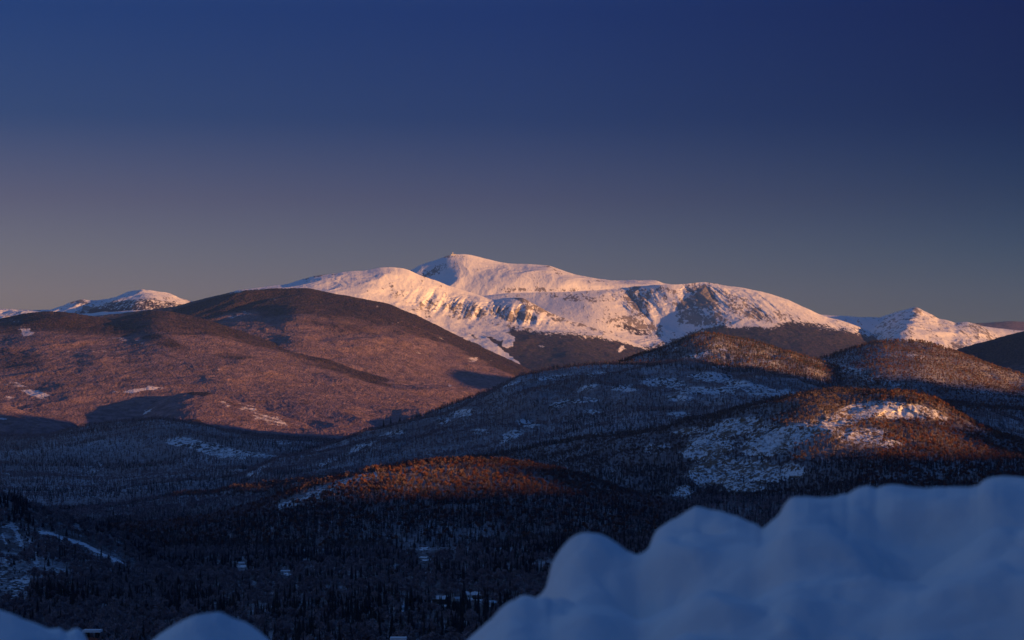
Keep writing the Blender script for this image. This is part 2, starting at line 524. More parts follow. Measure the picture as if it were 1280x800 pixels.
# --- right snow peak
def a_rp(X, Y, Z, S, P, Q):
    rock = 0.34 + blobs(P, Q, [(1110, 405, 30, 14, 20, 0.15), (1225, 412, 26, 8, 30, 0.25), (1195, 432, 30, 6, -10, 0.3), (1146, 388, 6, 5, 0, 0.5)])
    return dict(rock=rock, veg=smooth(1.5, 2.0, S) * 0.8)
build_layer('right_snow_peak', [
    [(-304, 430, 24500), (960, 405, 24500), (1040, 399, 24600), (1060, 401, 24600), (1075, 401, 24600), (1088, 400, 24500), (1100, 397, 24400), (1112, 393, 24300), (1125, 389, 24200),
     (1136, 386, 24100), (1143, 384, 24000), (1148, 385, 23900), (1155, 389, 23800), (1165, 393, 23800), (1173, 398, 23800), (1184, 400, 23700), (1195, 404, 23700),
     (1202, 403, 23700), (1210, 403, 23700), (1222, 406, 23700), (1230, 409, 23700), (1238, 414, 23700), (1252, 421, 23700), (1300, 436, 23700), (1400, 450, 23700), (1584, 470, 23700)],
    [(-304, 460, 23500), (1040, 420, 24000), (1080, 415, 23850), (1105, 412, 23350), (1122, 409, 22650), (1134, 408, 22450), (1160, 414, 22650), (1200, 420, 22700), (1245, 430, 22900), (1400, 465, 23000), (1584, 480, 23000)],
    [(-304, 480, 22500), (1050, 440, 23600), (1080, 440, 23100), (1110, 440, 21700), (1125, 440, 21500), (1240, 446, 22000), (1584, 490, 22300)],
    ], M['snow_mountain'], [80, 60], (2200, 800), 1.0, 4, nz=hill_noise(50, 700, 31, 0.4, 0.1), attr_fn=a_rp,
    cat='mountain', label='pointed snow peak at right, its left face in shade')

# --- main massif: the summit cone behind
def a_sc(X, Y, Z, S, P, Q):
    rock = 0.12 + blobs(P, Q, [(545, 338, 35, 7, -25, 0.5), (565, 321, 20, 3, 0, 0.5), (690, 336, 20, 6, 30, 0.35), (680, 362, 90, 4, 0, 0.45), (760, 352, 60, 2.5, 0, 0.2)])  # the long thin blob paints the shadow band at the cone's foot
    return dict(rock=rock, veg=0 * X)
build_layer('snowy_summit', [
    [(-304, 420, 25000), (400, 372, 25000), (470, 356, 25000), (500, 345, 25000), (515, 337, 25000), (524, 332, 25000), (535, 328, 25000), (548, 324, 25000), (556, 321, 25000), (563, 318.6, 25000), (570, 318, 25000),
     (580, 317.5, 25000), (588, 318.5, 25000), (598, 321, 25000), (610, 324, 25000), (622, 327, 25000), (638, 329.5, 25000), (650, 330, 25000), (662, 330, 25000), (672, 331, 25000), (686, 332, 25000), (700, 337, 25000), (715, 342, 25000),
     (730, 346, 25000), (745, 349, 25000), (760, 350.5, 25000), (780, 351, 25000), (800, 350.5, 25000), (815, 350, 25000), (822, 351, 25000), (828, 354, 25000), (850, 358, 25000), (900, 374, 25000), (1000, 425, 25000), (1584, 470, 25000)],
    [(-304, 430, 24000), (470, 372, 24200), (530, 352, 24680), (570, 340, 24520), (640, 345, 24300), (700, 351, 24100), (760, 357, 24200), (830, 361, 24200), (900, 382, 24200), (1584, 440, 24000)],
    [(-304, 450, 23800), (470, 392, 23800), (560, 378, 23850), (640, 374, 23850), (760, 371, 23950), (850, 380, 23900), (900, 400, 23800), (1584, 460, 23500)],
    ], M['snow_mountain'], [90, 50], (2000, 500), 0.7, 6, nz=hill_noise(34, 1100, 41, 0.25, 0.1), attr_fn=a_sc,
    cat='mountain', label='broad snow dome summit, highest point of the skyline')

# --- massif right shoulder with the ravine
def a_rs(X, Y, Z, S, P, Q):
    rock = 0.16 + blobs(P, Q, [(800, 375, 32, 22, 60, 0.62), (815, 365, 40, 8, 0, 0.5), (880, 372, 30, 20, 40, 0.75), (862, 388, 26, 26, -50, 0.6), (890, 398, 26, 12, 0, 0.6), (930, 385, 60, 14, 25, 0.42), (875, 400, 40, 10, 0, 0.7),
                              (800, 408, 60, 14, 15, 0.5), (720, 372, 60, 6, 5, 0.35), (1000, 402, 60, 8, 20, 0.3), (1080, 415, 40, 5, 20, 0.25)])
    rock = rock - blobs(P, Q, [(838, 405, 10, 20, 25, 0.4), (820, 392, 8, 22, -35, 0.3)])
    # tree line traced along the foot of the snow
    lx = np.array([-304, 640, 700, 740, 760, 790, 815, 836, 850, 872, 892, 905, 935, 962, 990, 1000, 1030, 1060, 1085, 1112, 1300])
    ly = np.array([470, 408, 414, 420, 424, 432, 436, 430, 424, 414, 409, 408, 410, 412, 403, 403, 409, 413, 420, 428, 470])
    veg = smooth(-12, 9, Q - np.interp(P, lx, ly) + 4 * fbm(X / 350, Y / 900, 4, 77))
    veg = np.maximum(veg, blobs(P, Q, [(795, 414, 34, 7, 18, 0.60)]))
    return dict(rock=rock, veg=veg)
def n_rs(X, Y, Z, S, P, Q):
    a, b = hill_noise(34, 800, 51, 0.4, 0.08)(X, Y, Z, S, P, Q)
    q_ = 0.3 + 0.7 * smooth(730, 800, P); a = a * q_; b = b * q_
    g = blobs(P, Q, [(800, 378, 45, 30, 30, 1.0), (880, 378, 42, 30, 0, 1.0), (940, 385, 60, 20, 20, 0.7)])
    gl = fbm((X + 0.25 * Y) / 150, Y / 1400, 4, 61, 0.55, True)
    return a + 110 * gl * g, b + 18 * gl * g
build_layer('ravine_mountain', [
    [(-304, 480, 23600), (560, 380, 23600), (600, 370, 23350), (640, 366, 23300), (700, 365, 23250), (745, 363, 23250), (780, 360, 23350), (800, 358, 23250), (820, 356.5, 23120), (835, 356, 23080), (850, 355.5, 23080),
     (858, 355, 23100), (868, 354, 23120), (878, 353, 23120), (890, 354, 23200), (905, 357, 23100), (930, 360, 23100), (950, 364, 23100), (965, 368, 23100), (985, 375, 23100), (1005, 384, 23000), (1020, 391, 23000), (1035, 397, 23000),
     (1050, 400, 22900), (1070, 407, 22900), (1085, 414, 22900), (1097, 420, 22900), (1108, 426, 22900), (1140, 445, 22900), (1584, 520, 22900)],
    [(-304, 490, 22900), (620, 380, 23000), (700, 376, 22900), (740, 374, 22850), (780, 382, 22900), (815, 386, 22680), (838, 390, 22640), (852, 386, 22660), (868, 380, 22660), (885, 376, 22600), (910, 376, 22580), (960, 383, 22450), (1010, 396, 22400), (1060, 412, 22500), (1108, 430, 22600), (1584, 530, 22600)],
    [(-304, 500, 22300), (640, 398, 22300), (700, 396, 22200), (750, 400, 22100), (790, 410, 22200), (820, 415, 22270), (840, 414, 22280), (858, 408, 22260), (880, 400, 22180), (902, 397, 22140), (960, 402, 21950), (1050, 416, 22000), (1108, 436, 22200), (1584, 540, 22300)],
    [(-304, 520, 21000), (640, 430, 21300), (760, 438, 21350), (830, 438, 21450), (860, 434, 21450), (900, 428, 21380), (1000, 432, 21200), (1108, 446, 21300), (1584, 550, 21300)],
    [(-304, 560, 19000), (640, 490, 19000), (900, 470, 19000), (1584, 570, 19000)],
    ], M['snow_mountain'], [70, 70, 60, 30], (1500, 250), 0.9, 8, nz=n_rs, attr_fn=a_rs,
    cat='mountain', label='long snowy shoulder right of the summit with a steep dark ravine')

# --- massif left spur with the gullied face
def a_ls(X, Y, Z, S, P, Q):
    rock = 0.10 + blobs(P, Q, [(540, 382, 26, 12, 20, 0.35), (525, 388, 22, 5, 15, 0.35), (585, 388, 45, 14, 12, 0.55), (640, 393, 45, 13, 10, 0.62), (590, 398, 55, 5, 10, 0.30), (670, 385, 26, 8, 15, 0.6),
                              (395, 345, 40, 2, -8, 0.7), (655, 376, 18, 4, 10, 0.8), (640, 408, 80, 6, 12, 0.35), (470, 360, 60, 8, 0, 0.12), (545, 352, 30, 5, 22, 0.3), (500, 372, 14, 12, 45, 0.35), (700, 398, 30, 6, 20, 0.6), (740, 410, 40, 5, 18, 0.5)])
    lx = np.array([-304, 270, 330, 400, 470, 520, 560, 600, 625, 640, 660, 690, 720, 760, 800, 900, 1584])
    ly = np.array([470, 366, 364, 372, 386, 396, 406, 418, 424, 411, 413, 416, 417, 424, 432, 450, 520])
    veg = smooth(-9, 9, Q - np.interp(P, lx, ly) + 5 * fbm(X / 300, Y / 900, 4, 87))
    veg = np.maximum(veg, blobs(P, Q, [(610, 419, 16, 4, 30, 0.6)]))
    sn = np.maximum(polyband(P, Q, [(560, 402), (600, 420), (622, 436), (650, 458)], 3.2), polyband(P, Q, [(596, 410), (640, 424), (632, 430)], 5.0))
    sn = np.maximum(sn, polyband(P, Q, [(500, 392), (560, 412), (600, 428), (640, 450)], 4.0))
    sn = np.maximum(sn, blobs(P, Q, [(776, 436, 7, 5, 0, 0.6), (677, 433, 8, 2, 10, 0.45), (560, 408, 30, 6, 20, 1)]))
    return dict(rock=rock - 0.3 * sn, veg=veg - sn * 1.2)
def n_ls(X, Y, Z, S, P, Q):
    a, b = hill_noise(32, 700, 71, 0.4, 0.08)(X, Y, Z, S, P, Q)
    g = blobs(P, Q, [(560, 385, 70, 22, 12, 1.0), (640, 394, 70, 18, 10, 1.0)])
    gl = fbm((X - 0.15 * Y) / 120, Y / 1600, 4, 81, 0.5, True)
    return a + 130 * gl * g, b + 16 * gl * g
build_layer('gullied_snow_ridge', [
    [(-304, 425, 21500), (0, 405, 21500), (150, 392, 21500), (220, 383, 21500), (260, 372, 21600), (285, 366, 21700), (300, 362.5, 21700), (320, 360, 21800), (340, 357.5, 21900), (360, 355, 21900), (370, 351.5, 22000), (378, 349, 22000), (388, 346, 22000), (398, 344.5, 22000), (410, 343, 22000), (420, 342, 22000), (428, 340.5, 22000),
     (440, 339, 22000), (452, 338.5, 22000), (462, 337.5, 22000), (472, 335, 22000), (480, 334, 22000), (492, 334, 22000), (502, 335.5, 22000), (510, 337.5, 22000), (520, 342, 22000), (530, 346, 22000), (545, 351, 22000), (560, 357, 22000), (575, 361.5, 22000), (590, 366, 22000), (602, 370, 22000), (612, 374, 21900),
     (620, 375, 21900), (630, 372.5, 21800), (645, 372, 21700), (655, 373, 21600), (662, 377, 21500), (672, 382, 21500), (682, 388, 21500), (695, 394, 21500), (720, 402, 21400), (750, 413, 21300), (790, 427, 21200), (830, 445, 21000), (900, 480, 20900), (1584, 560, 20800)],
    [(-304, 440, 20800), (220, 396, 20800), (300, 375, 20900), (400, 366, 21200), (470, 366, 21200), (510, 372, 21350), (545, 378, 21500), (580, 384, 21450), (610, 388, 21400), (650, 388, 21250), (700, 405, 21100), (800, 440, 20700), (1584, 580, 20500)],
    [(-304, 450, 20300), (220, 410, 20300), (400, 384, 20600), (500, 388, 20850), (545, 396, 21150), (590, 402, 21150), (650, 408, 21000), (710, 416, 20800), (800, 450, 20300), (1584, 590, 20300)],
    [(-304, 470, 18600), (400, 430, 19000), (540, 430, 19400), (640, 440, 19400), (720, 440, 19500), (800, 466, 19200), (1584, 600, 19000)],
    [(-304, 560, 16000), (640, 500, 17000), (800, 500, 17000), (1584, 600, 17000)],
    ], M['snow_mountain'], [80, 60, 60, 30], (1500, 350), 0.9, 9, nz=n_ls, attr_fn=a_ls,
    cat='mountain', label='snow ridge left of the summit with steep rock gullies on its face')

# --- dark wooded hill, left
def a_d3(X, Y, Z, S, P, Q):
    con = 0.86 * (1 - smooth(0.9, 2.1, S + 0.35 * fbm(X / 900, Y / 1300, 4, 90)))
    con = con + 0.25 * smooth(560, 640, P)
    con = con - blobs(P, Q, [(300, 395, 40, 9, -8, 0.35), (480, 455, 40, 6, 25, 0.3), (560, 470, 40, 6, 20, 0.2)])
    sn = blobs(P, Q, [(300, 394, 30, 5, -12, 0.42), (340, 373, 12, 3, 0, 0.36), (373, 371, 6, 3, 30, 0.4), (380, 398, 18, 3, -5, 0.30), (550, 422, 9, 3, 25, 0.5), (524, 441, 6, 3, 0, 0.5), (592, 449, 10, 5, 0, 0.6), (612, 452, 6, 3, 0, 0.4), (562, 482, 5, 3, 0, 0.6), (533, 430, 6, 2, 0, 0.4),
                            (345, 450, 50, 5, 3, 0.38), (372, 462, 22, 9, 25, 0.55), (300, 452, 20, 3, 0, 0.3), (520, 460, 20, 4, 20, 0.28), (500, 407, 25, 2, 20, 0.25), (470, 383, 12, 1.5, 5, 0.35)])
    return dict(con=con, snow=sn)
build_layer('dark_wooded_hill', [
    [(-304, 440, 17500), (100, 420, 17500), (180, 402, 17500), (215, 389, 17500), (235, 382, 17500), (250, 377, 17500), (270, 372, 17400), (290, 368, 17400), (310, 365, 17300), (330, 362, 17300), (350, 361, 17300), (370, 360.5, 17300), (385, 361, 17300), (400, 363.5, 17300), (415, 367, 17300), (430, 370.5, 17300), (450, 373.5, 17300),
     (470, 377, 17300), (485, 380, 17300), (500, 386, 17200), (520, 394, 17200), (540, 404, 17100), (560, 414, 17100), (580, 424, 17000), (600, 433, 17000), (620, 442, 16900), (640, 451, 16800), (660, 461, 16700), (690, 476, 16500), (740, 500, 16300), (800, 530, 16000), (1584, 640, 16000)],
    [(-304, 450, 16500), (200, 410, 16700), (300, 388, 16500), (370, 382, 16300), (440, 392, 16300), (500, 408, 16200), (560, 432, 16100), (640, 465, 16000), (740, 515, 15500), (1584, 650, 15000)],
    [(-304, 470, 14000), (200, 440, 14200), (300, 436, 14000), (370, 440, 13600), (440, 447, 13800), (500, 455, 14000), (560, 468, 14200), (640, 485, 14300), (740, 530, 14000), (1584, 650, 14000)],
    [(-304, 540, 10500), (200, 520, 11000), (320, 510, 11300), (440, 510, 11500), (560, 505, 12000), (640, 510, 12500), (740, 560, 12500), (1584, 660, 12000)],
    [(-304, 580, 8500), (200, 570, 8700), (440, 562, 9000), (640, 570, 9500), (1584, 680, 10000)],
    ], M['far_forest'], [60, 70, 80, 40], (2500, 500), 1.0, 12, nz=hill_noise(60, 1300, 91, 0.9, 0.1), attr_fn=a_d3,
    cat='hill', label='large dark wooded hill left of the snow ridge')

def a_d1(X, Y, Z, S, P, Q):
    con = 0.72 * (1 - smooth(0.5, 1.35, S + 0.5 * fbm(X / 800, Y / 1300, 4, 95)))
    con = np.maximum(con, blobs(P, Q, [(20, 450, 60, 22, 5, 0.55), (80, 405, 90, 14, 0, 0.8), (200, 425, 80, 12, 22, 0.6), (165, 452, 22, 6, 0, 0.55), (290, 445, 50, 6, 5, 0.6)]))
    sn = blobs(P, Q, [(33, 415, 13, 7, 30, 0.75), (20, 402, 20, 4, 20, 0.35), (150, 424, 30, 4, 8, 0.50), (110, 440, 70, 3, 0, 0.36), (175, 427, 12, 4, 20, 0.5), (5, 418, 10, 3, 0, 0.4), (215, 438, 20, 4, 20, 0.3),
                       (45, 492, 26, 6, 12, 0.9), (20, 481, 22, 4, 10, 0.6), (8, 498, 12, 3, 0, 0.5), (178, 487, 34, 3.2, -8, 1.0), (145, 490, 12, 2, 0, 0.6), (240, 484, 12, 2, 0, 0.4), (270, 462, 30, 3, 5, 0.3)])
    return dict(con=con, snow=sn)
build_layer('rounded_wooded_hill', [
    [(-304, 408, 14500), (-100, 402, 14500), (0, 398, 14500), (15, 395, 14500), (30, 392, 14500), (45, 390, 14500), (60, 389, 14500), (80, 390, 14500), (100, 393, 14500), (125, 397, 14500), (142, 399, 14500), (155, 396, 14500), (165, 393, 14500),
     (180, 389.5, 14500), (195, 388, 14500), (212, 389, 14500), (228, 392, 14500), (245, 396, 14400), (270, 403, 14300), (300, 413, 14200), (340, 427, 14000), (380, 440, 13700), (430, 456, 13300), (480, 472, 13000), (520, 486, 12700), (560, 503, 12400), (600, 520, 12000), (700, 560, 12000), (1584, 680, 12000)],
    [(-304, 440, 13200), (0, 428, 13200), (60, 422, 13200), (140, 425, 13200), (200, 420, 13000), (260, 432, 12800), (340, 450, 12600), (430, 473, 12300), (520, 500, 11800), (600, 530, 11300), (1584, 700, 11000)],
    [(-304, 480, 11500), (0, 470, 11500), (100, 465, 11500), (200, 470, 11300), (300, 480, 11200), (430, 500, 11000), (520, 518, 10900), (600, 545, 10500), (1584, 700, 10500)],
    [(-304, 530, 9800), (0, 522, 9800), (200, 526, 9800), (300, 536, 9600), (430, 542, 9500), (520, 548, 9600), (600, 570, 9500), (1584, 700, 9500)],
    [(-304, 575, 8000), (300, 575, 8000), (600, 600, 8200), (1584, 700, 8500)],
    ], M['far_forest'], [70, 80, 70, 30], (1500, 260), 1.0, 14, nz=hill_noise(34, 900, 101, 0.9, 0.12), attr_fn=a_d1,
    cat='hill', label='rounded reddish wooded hill at the far left')

def a_f2(X, Y, Z, S, P, Q):
    con = blobs(P, Q, [(250, 492, 30, 3, 0, 0.8), (300, 508, 40, 3, 18, 0.5), (130, 515, 60, 10, -3, 0.75), (245, 527, 22, 3, 8, 0.8)])  # the wide left blob darkens the hollow that lies in shadow
    sn = blobs(P, Q, [(172, 519, 26, 4, -22, 0.85), (140, 521, 12, 3, 0, 0.6), (310, 510, 24, 7, 15, 0.5), (340, 525, 40, 8, 14, 0.55), (255, 533, 28, 4, 8, 0.9), (385, 540, 30, 4, 8, 0.5), (282, 505, 12, 5, 20, 0.5)])
    return dict(con=con, snow=sn)
build_layer('sunlit_knoll', [
    [(-304, 540, 10200), (60, 532, 10400), (110, 531, 10400), (150, 522, 10400), (175, 513, 10400), (195, 502, 10400), (210, 496, 10400), (225, 492, 10400), (240, 490, 10400), (255, 490, 10400), (270, 493, 10300), (290, 499, 10300), (310, 505, 10200), (340, 515, 10100), (370, 525, 10000), (400, 534, 9900), (440, 546, 9800), (520, 570, 9700), (1584, 700, 9700)],
    [(-304, 555, 9700), (110, 545, 9900), (170, 530, 9900), (200, 518, 9600), (240, 512, 9500), (300, 520, 9500), (400, 545, 9400), (520, 580, 9300), (1584, 710, 9300)],
    [(-304, 590, 8600), (200, 560, 8800), (400, 575, 8800), (520, 600, 8800), (1584, 720, 8800)],
    ], M['far_forest'], [70, 40], (1300, 160), 1.0, 16, nz=hill_noise(14, 500, 111, 0.9, 0.12), attr_fn=a_f2,
    cat='hill', label='low sunlit knoll with a snowy patch in front of the left hills')
def a_f3(X, Y, Z, S, P, Q):
    return dict(con=blobs(P, Q, [(40, 530, 40, 4, 20, 0.4)]), snow=blobs(P, Q, [(3, 524, 10, 2.2, 5, 0.9)]))
build_layer('orange_knoll', [
    [(-304, 512, 9300), (-50, 502, 9300), (0, 503, 9300), (15, 508, 9300), (30, 514, 9300), (50, 518, 9300), (70, 521, 9300), (88, 526, 9300), (98, 533, 9300), (110, 546, 9300), (160, 575, 9300), (1584, 760, 9300)],
    [(-304, 545, 8500), (0, 540, 8500), (60, 545, 8500), (110, 565, 8500), (160, 600, 8500), (1584, 780, 8500)],
    ], M['far_forest'], 50, (1100, 120), 1.0, 18, nz=hill_noise(9, 400, 121, 0.9, 0.15), attr_fn=a_f3,
    cat='hill', label='small orange sunlit knoll at the left edge above the shaded valley')

# --- shaded hill across the valley, left
G_SN = [(235, 554, 34, 8, 6, 0.9), (275, 564, 44, 10, 14, 0.95), (320, 568, 36, 5, 8, 0.9), (355, 553, 14, 2.5, 0, 0.7), (112, 585, 30, 10, 0, 0.32), (190, 590, 40, 12, 0, 0.22), (125, 581, 9, 4, 30, 0.45), (10, 592, 5, 2, 0, 1.0)]
def a_g(X, Y, Z, S, P, Q):
    return dict(snow=blobs(P, Q, G_SN), con=np.clip(0.25 + 0.9 * fbm(X / 400, Y / 600, 4, 131), 0, 1))
build_layer('shaded_hill', [
    [(-304, 556, 7600), (-100, 550, 7600), (0, 546, 7600), (40, 545.5, 7600), (62, 545, 7600), (75, 541, 7600), (90, 537, 7600), (110, 533, 7600), (130, 530, 7600), (155, 527, 7600), (180, 525.5, 7600), (200, 525, 7600), (215, 526.5, 7600), (235, 530, 7500), (255, 534, 7500), (275, 538, 7500), (300, 542, 7500), (330, 546, 7400), (360, 549, 7400), (390, 550, 7400),
     (420, 552, 7400), (450, 556, 7300), (500, 570, 7200), (1584, 690, 7000)],
    [(-304, 575, 6700), (0, 570, 6700), (100, 560, 6700), (200, 548, 6750), (240, 546, 6700), (300, 556, 6600), (360, 562, 6600), (500, 585, 6500), (1584, 700, 6300)],
    [(-304, 596, 6000), (0, 596, 6000), (130, 598, 6050), (200, 586, 6150), (280, 580, 6150), (360, 578, 6200), (500, 605, 6000), (1584, 720, 6000)],
    [(-304, 628, 4900), (200, 630, 4900), (500, 640, 4900), (1584, 740, 4900)],
    ], M['floor_far'], [60, 60, 60], (1300, 130), 1.0, 20, nz=hill_noise(22, 560, 133, 1.0, 0.12), attr_fn=a_g,
    cat='hill', label='dark blue shaded hill with one pale snow ledge, left of centre')

# --- dark hill at the right edge, and the lit hills on the right
def a_j(X, Y, Z, S, P, Q):
    return dict(con=0.9 - 0.5 * smooth(0.8, 1.5, S) + 0 * X, snow=0 * X)
build_layer('edge_hill', [
    [(-304, 640, 12500), (1080, 500, 12500), (1150, 462, 12500), (1180, 444, 12500), (1200, 436, 12500), (1220, 430, 12500), (1240, 425, 12500), (1260, 419, 12500), (1280, 414, 12500), (1330, 402, 12500), (1450, 385, 12500), (1584, 385, 12500)],
    [(-304, 660, 11000), (1080, 510, 11500), (1200, 462, 12100), (1240, 456, 12000), (1280, 450, 11800), (1584, 430, 11000)],
    [(-304, 670, 9500), (1080, 540, 9800), (1280, 500, 9800), (1584, 500, 9500)],
    ], M['far_forest'], 50, (2500, 500), 1.0, 22, nz=hill_noise(30, 900, 141, 0.8, 0.1), attr_fn=a_j,
    cat='hill', label='blue-black shaded hill at the right edge behind the lit slopes')

I_SN = [(1145, 446, 18, 5, 10, 0.55), (1060, 462, 40, 7, 12, 0.55), (1100, 475, 50, 9, 12, 0.5), (1140, 490, 40, 6, 12, 0.4), (1230, 492, 40, 2.5, 2, 0.5), (1195, 459, 8, 4, 0, 0.3), (1040, 470, 24, 8, 20, 0.5)]
def a_i(X, Y, Z, S, P, Q):
    con = np.clip(0.12 + 0.5 * (1 - smooth(0, 0.5, S)) * (P < 1170) + 0.7 * fbm(X / 350, Y / 500, 4, 151), 0, 1)
    return dict(snow=blobs(P, Q, I_SN), con=con)
build_layer('reddish_hill', [
    [(-304, 700, 7050), (880, 520, 7050), (960, 470, 7050), (1000, 458, 7050), (1030, 448, 7050), (1045, 443, 7050), (1060, 438, 7050), (1075, 433, 7050), (1090, 430, 7050), (1105, 427.5, 7050), (1120, 427, 7050), (1135, 427, 7050), (1150, 428, 7050), (1165, 431, 7020), (1180, 436, 7000), (1195, 441, 7000),
     (1210, 446, 6980), (1225, 452, 6960), (1240, 458, 6940), (1255, 464, 6920), (1280, 474, 6900), (1340, 490, 6900), (1584, 500, 6900)],
    [(-304, 710, 6750), (960, 490, 6750), (1030, 468, 6720), (1100, 452, 6680), (1150, 455, 6660), (1200, 468, 6640), (1280, 488, 6620), (1584, 520, 6600)],
    [(-304, 720, 6300), (960, 520, 6300), (1100, 490, 6250), (1200, 497, 6230), (1280, 508, 6230), (1584, 540, 6200)],
    [(-304, 740, 5500), (960, 590, 5500), (1100, 560, 5500), (1200, 545, 5500), (1280, 548, 5500), (1584, 580, 5500)],
    ], M['floor_far'], [60, 60, 60], (1300, 200), 1.0, 24, nz=hill_noise(30, 480, 153, 1.1, 0.14), attr_fn=a_i,
    cat='hill', label='rounded reddish sunlit hill at right below the pointed snow peak')

# --- the upper hump of the middle ridge
H2_SN = [(868, 446, 22, 5, -8, 0.85), (898, 434, 16, 5, 15, 0.8), (880, 440, 14, 4, 0, 0.6), (845, 436, 12, 3, -20, 0.5), (905, 449, 14, 4, 15, 0.45), (960, 452, 22, 3, 14, 0.4), (935, 445, 8, 3, 0, 0.4)]
def a_h2(X, Y, Z, S, P, Q):
    con = np.clip(0.62 + 0.5 * fbm(X / 250, Y / 350, 4, 161), 0, 1)
    return dict(snow=blobs(P, Q, H2_SN), con=con)
build_layer('ridge_hump', [
    [(-304, 720, 6850), (600, 520, 6850), (700, 480, 6850), (740, 464, 6850), (765, 456, 6850), (780, 452, 6850), (800, 446, 6850), (815, 441, 6850), (830, 436, 6850), (845, 430, 6850), (858, 424, 6850), (870, 420, 6850), (880, 418.5, 6850), (892, 418.5, 6850), (905, 421, 6850), (920, 424, 6850), (940, 427, 6850), (955, 431, 6850),
     (970, 437, 6850), (985, 442, 6830), (1000, 446, 6800), (1020, 450, 6780), (1045, 459, 6750), (1080, 475, 6700), (1120, 500, 6650), (1584, 660, 6650)],
    [(-304, 730, 6550), (700, 496, 6560), (800, 464, 6560), (880, 448, 6540), (950, 453, 6520), (1020, 470, 6500), (1120, 515, 6450), (1584, 670, 6450)],
    [(-304, 740, 6050), (700, 530, 6050), (880, 500, 6050), (1020, 515, 6050), (1584, 690, 6050)],
    ], M['floor_far'], [70, 40], (900, 180), 1.2, 26, nz=hill_noise(22, 300, 163, 1.2, 0.16), attr_fn=a_h2,
    cat='hill', label='dark wooded hump in the centre right, with small snow ledges under its top')

# --- the middle ridge, running from lower left to the right
H_SN = [(575, 517, 22, 6, -8, 0.75), (555, 525, 16, 7, 0, 0.55), (600, 540, 22, 7, 10, 0.5), (495, 541, 30, 6, -15, 0.55), (450, 560, 30, 10, -25, 0.48), (640, 545, 26, 9, -25, 0.65), (660, 530, 22, 8, 10, 0.6), (700, 505, 22, 6, -20, 0.75), (735, 484, 22, 5, -15, 0.6),
        (690, 472, 30, 4, -6, 0.7), (745, 468, 20, 3, -8, 0.6), (780, 485, 26, 6, 0, 0.6), (830, 478, 40, 8, 0, 0.85), (890, 472, 40, 8, 5, 0.9), (940, 485, 50, 9, 12, 0.95), (985, 492, 28, 6, 10, 0.9), (880, 488, 60, 7, 0, 0.7), (850, 498, 26, 5, 0, 0.75), (730, 500, 30, 6, 0, 0.6), (850, 518, 22, 4, 0, 0.7), (740, 515, 20, 6, 10, 0.5),
        (320, 590, 26, 8, -30, 0.4), (295, 605, 30, 8, -25, 0.4), (410, 578, 20, 8, -25, 0.4), (640, 480, 20, 3, -14, 0.5), (900, 459, 16, 3, 0, 0.5)]
def a_h(X, Y, Z, S, P, Q):
    con = np.clip(0.10 + 0.75 * (1 - smooth(0.0, 0.16, S)) + 0.55 * fbm(X / 300, Y / 500, 4, 171), 0, 1)
    con = np.maximum(con, blobs(P, Q, [(900, 462, 140, 5, 2, 0.8), (760, 545, 140, 10, -8, 0.6)]))
    return dict(snow=blobs(P, Q, H_SN), con=con)
build_layer('middle_ridge', [
    [(-304, 700, 5200), (150, 655, 5200), (200, 645, 5300), (225, 635, 5400), (250, 622, 5500), (280, 605, 5600), (300, 596, 5700), (325, 585, 5800), (350, 575, 5900), (375, 566, 6000), (400, 559, 6000), (425, 553, 6100), (445, 548, 6100), (460, 543, 6200), (475, 538, 6200), (490, 533, 6200), (510, 526, 6200), (530, 519, 6300), (550, 511, 6300),
     (570, 503, 6300), (590, 496, 6300), (610, 489, 6300), (630, 481, 6300), (650, 473, 6300), (670, 467, 6300), (690, 463, 6300), (715, 460, 6300), (740, 457, 6300), (770, 456, 6300), (800, 458, 6300), (830, 457, 6300), (860, 455, 6300), (890, 456, 6300), (920, 459, 6300), (950, 463, 6200), (980, 472, 6200), (1010, 482, 6100),
     (1040, 488, 6000), (1080, 494, 5900), (1120, 500, 5800), (1200, 520, 5600), (1584, 560, 5500)],
    [(-304, 705, 4900), (200, 652, 5000), (300, 612, 5200), (400, 580, 5500), (500, 549, 5700), (580, 522, 5800), (660, 495, 5800), (740, 480, 5850), (830, 478, 5850), (900, 476, 5850), (980, 492, 5750), (1080, 510, 5500), (1584, 580, 5200)],
    [(-304, 710, 4600), (200, 658, 4700), (300, 630, 4800), (400, 605, 5000), (500, 575, 5200), (600, 550, 5300), (700, 525, 5300), (800, 512, 5350), (900, 505, 5400), (980, 512, 5300), (1080, 530, 5100), (1584, 600, 4900)],
    [(-304, 720, 4200), (200, 665, 4300), (400, 630, 4500), (600, 595, 4600), (800, 570, 4650), (980, 565, 4700), (1584, 620, 4600)],
    [(-304, 740, 3600), (200, 690, 3700), (600, 670, 3700), (1584, 680, 3700)],
    ], M['floor_far'], [80, 70, 50, 30], (900, 130), 1.0, 28, nz=hill_noise(27, 330, 173, 1.2, 0.14), attr_fn=a_h,
    cat='hill', label='long middle ridge rising from left to right with many snow ledges')

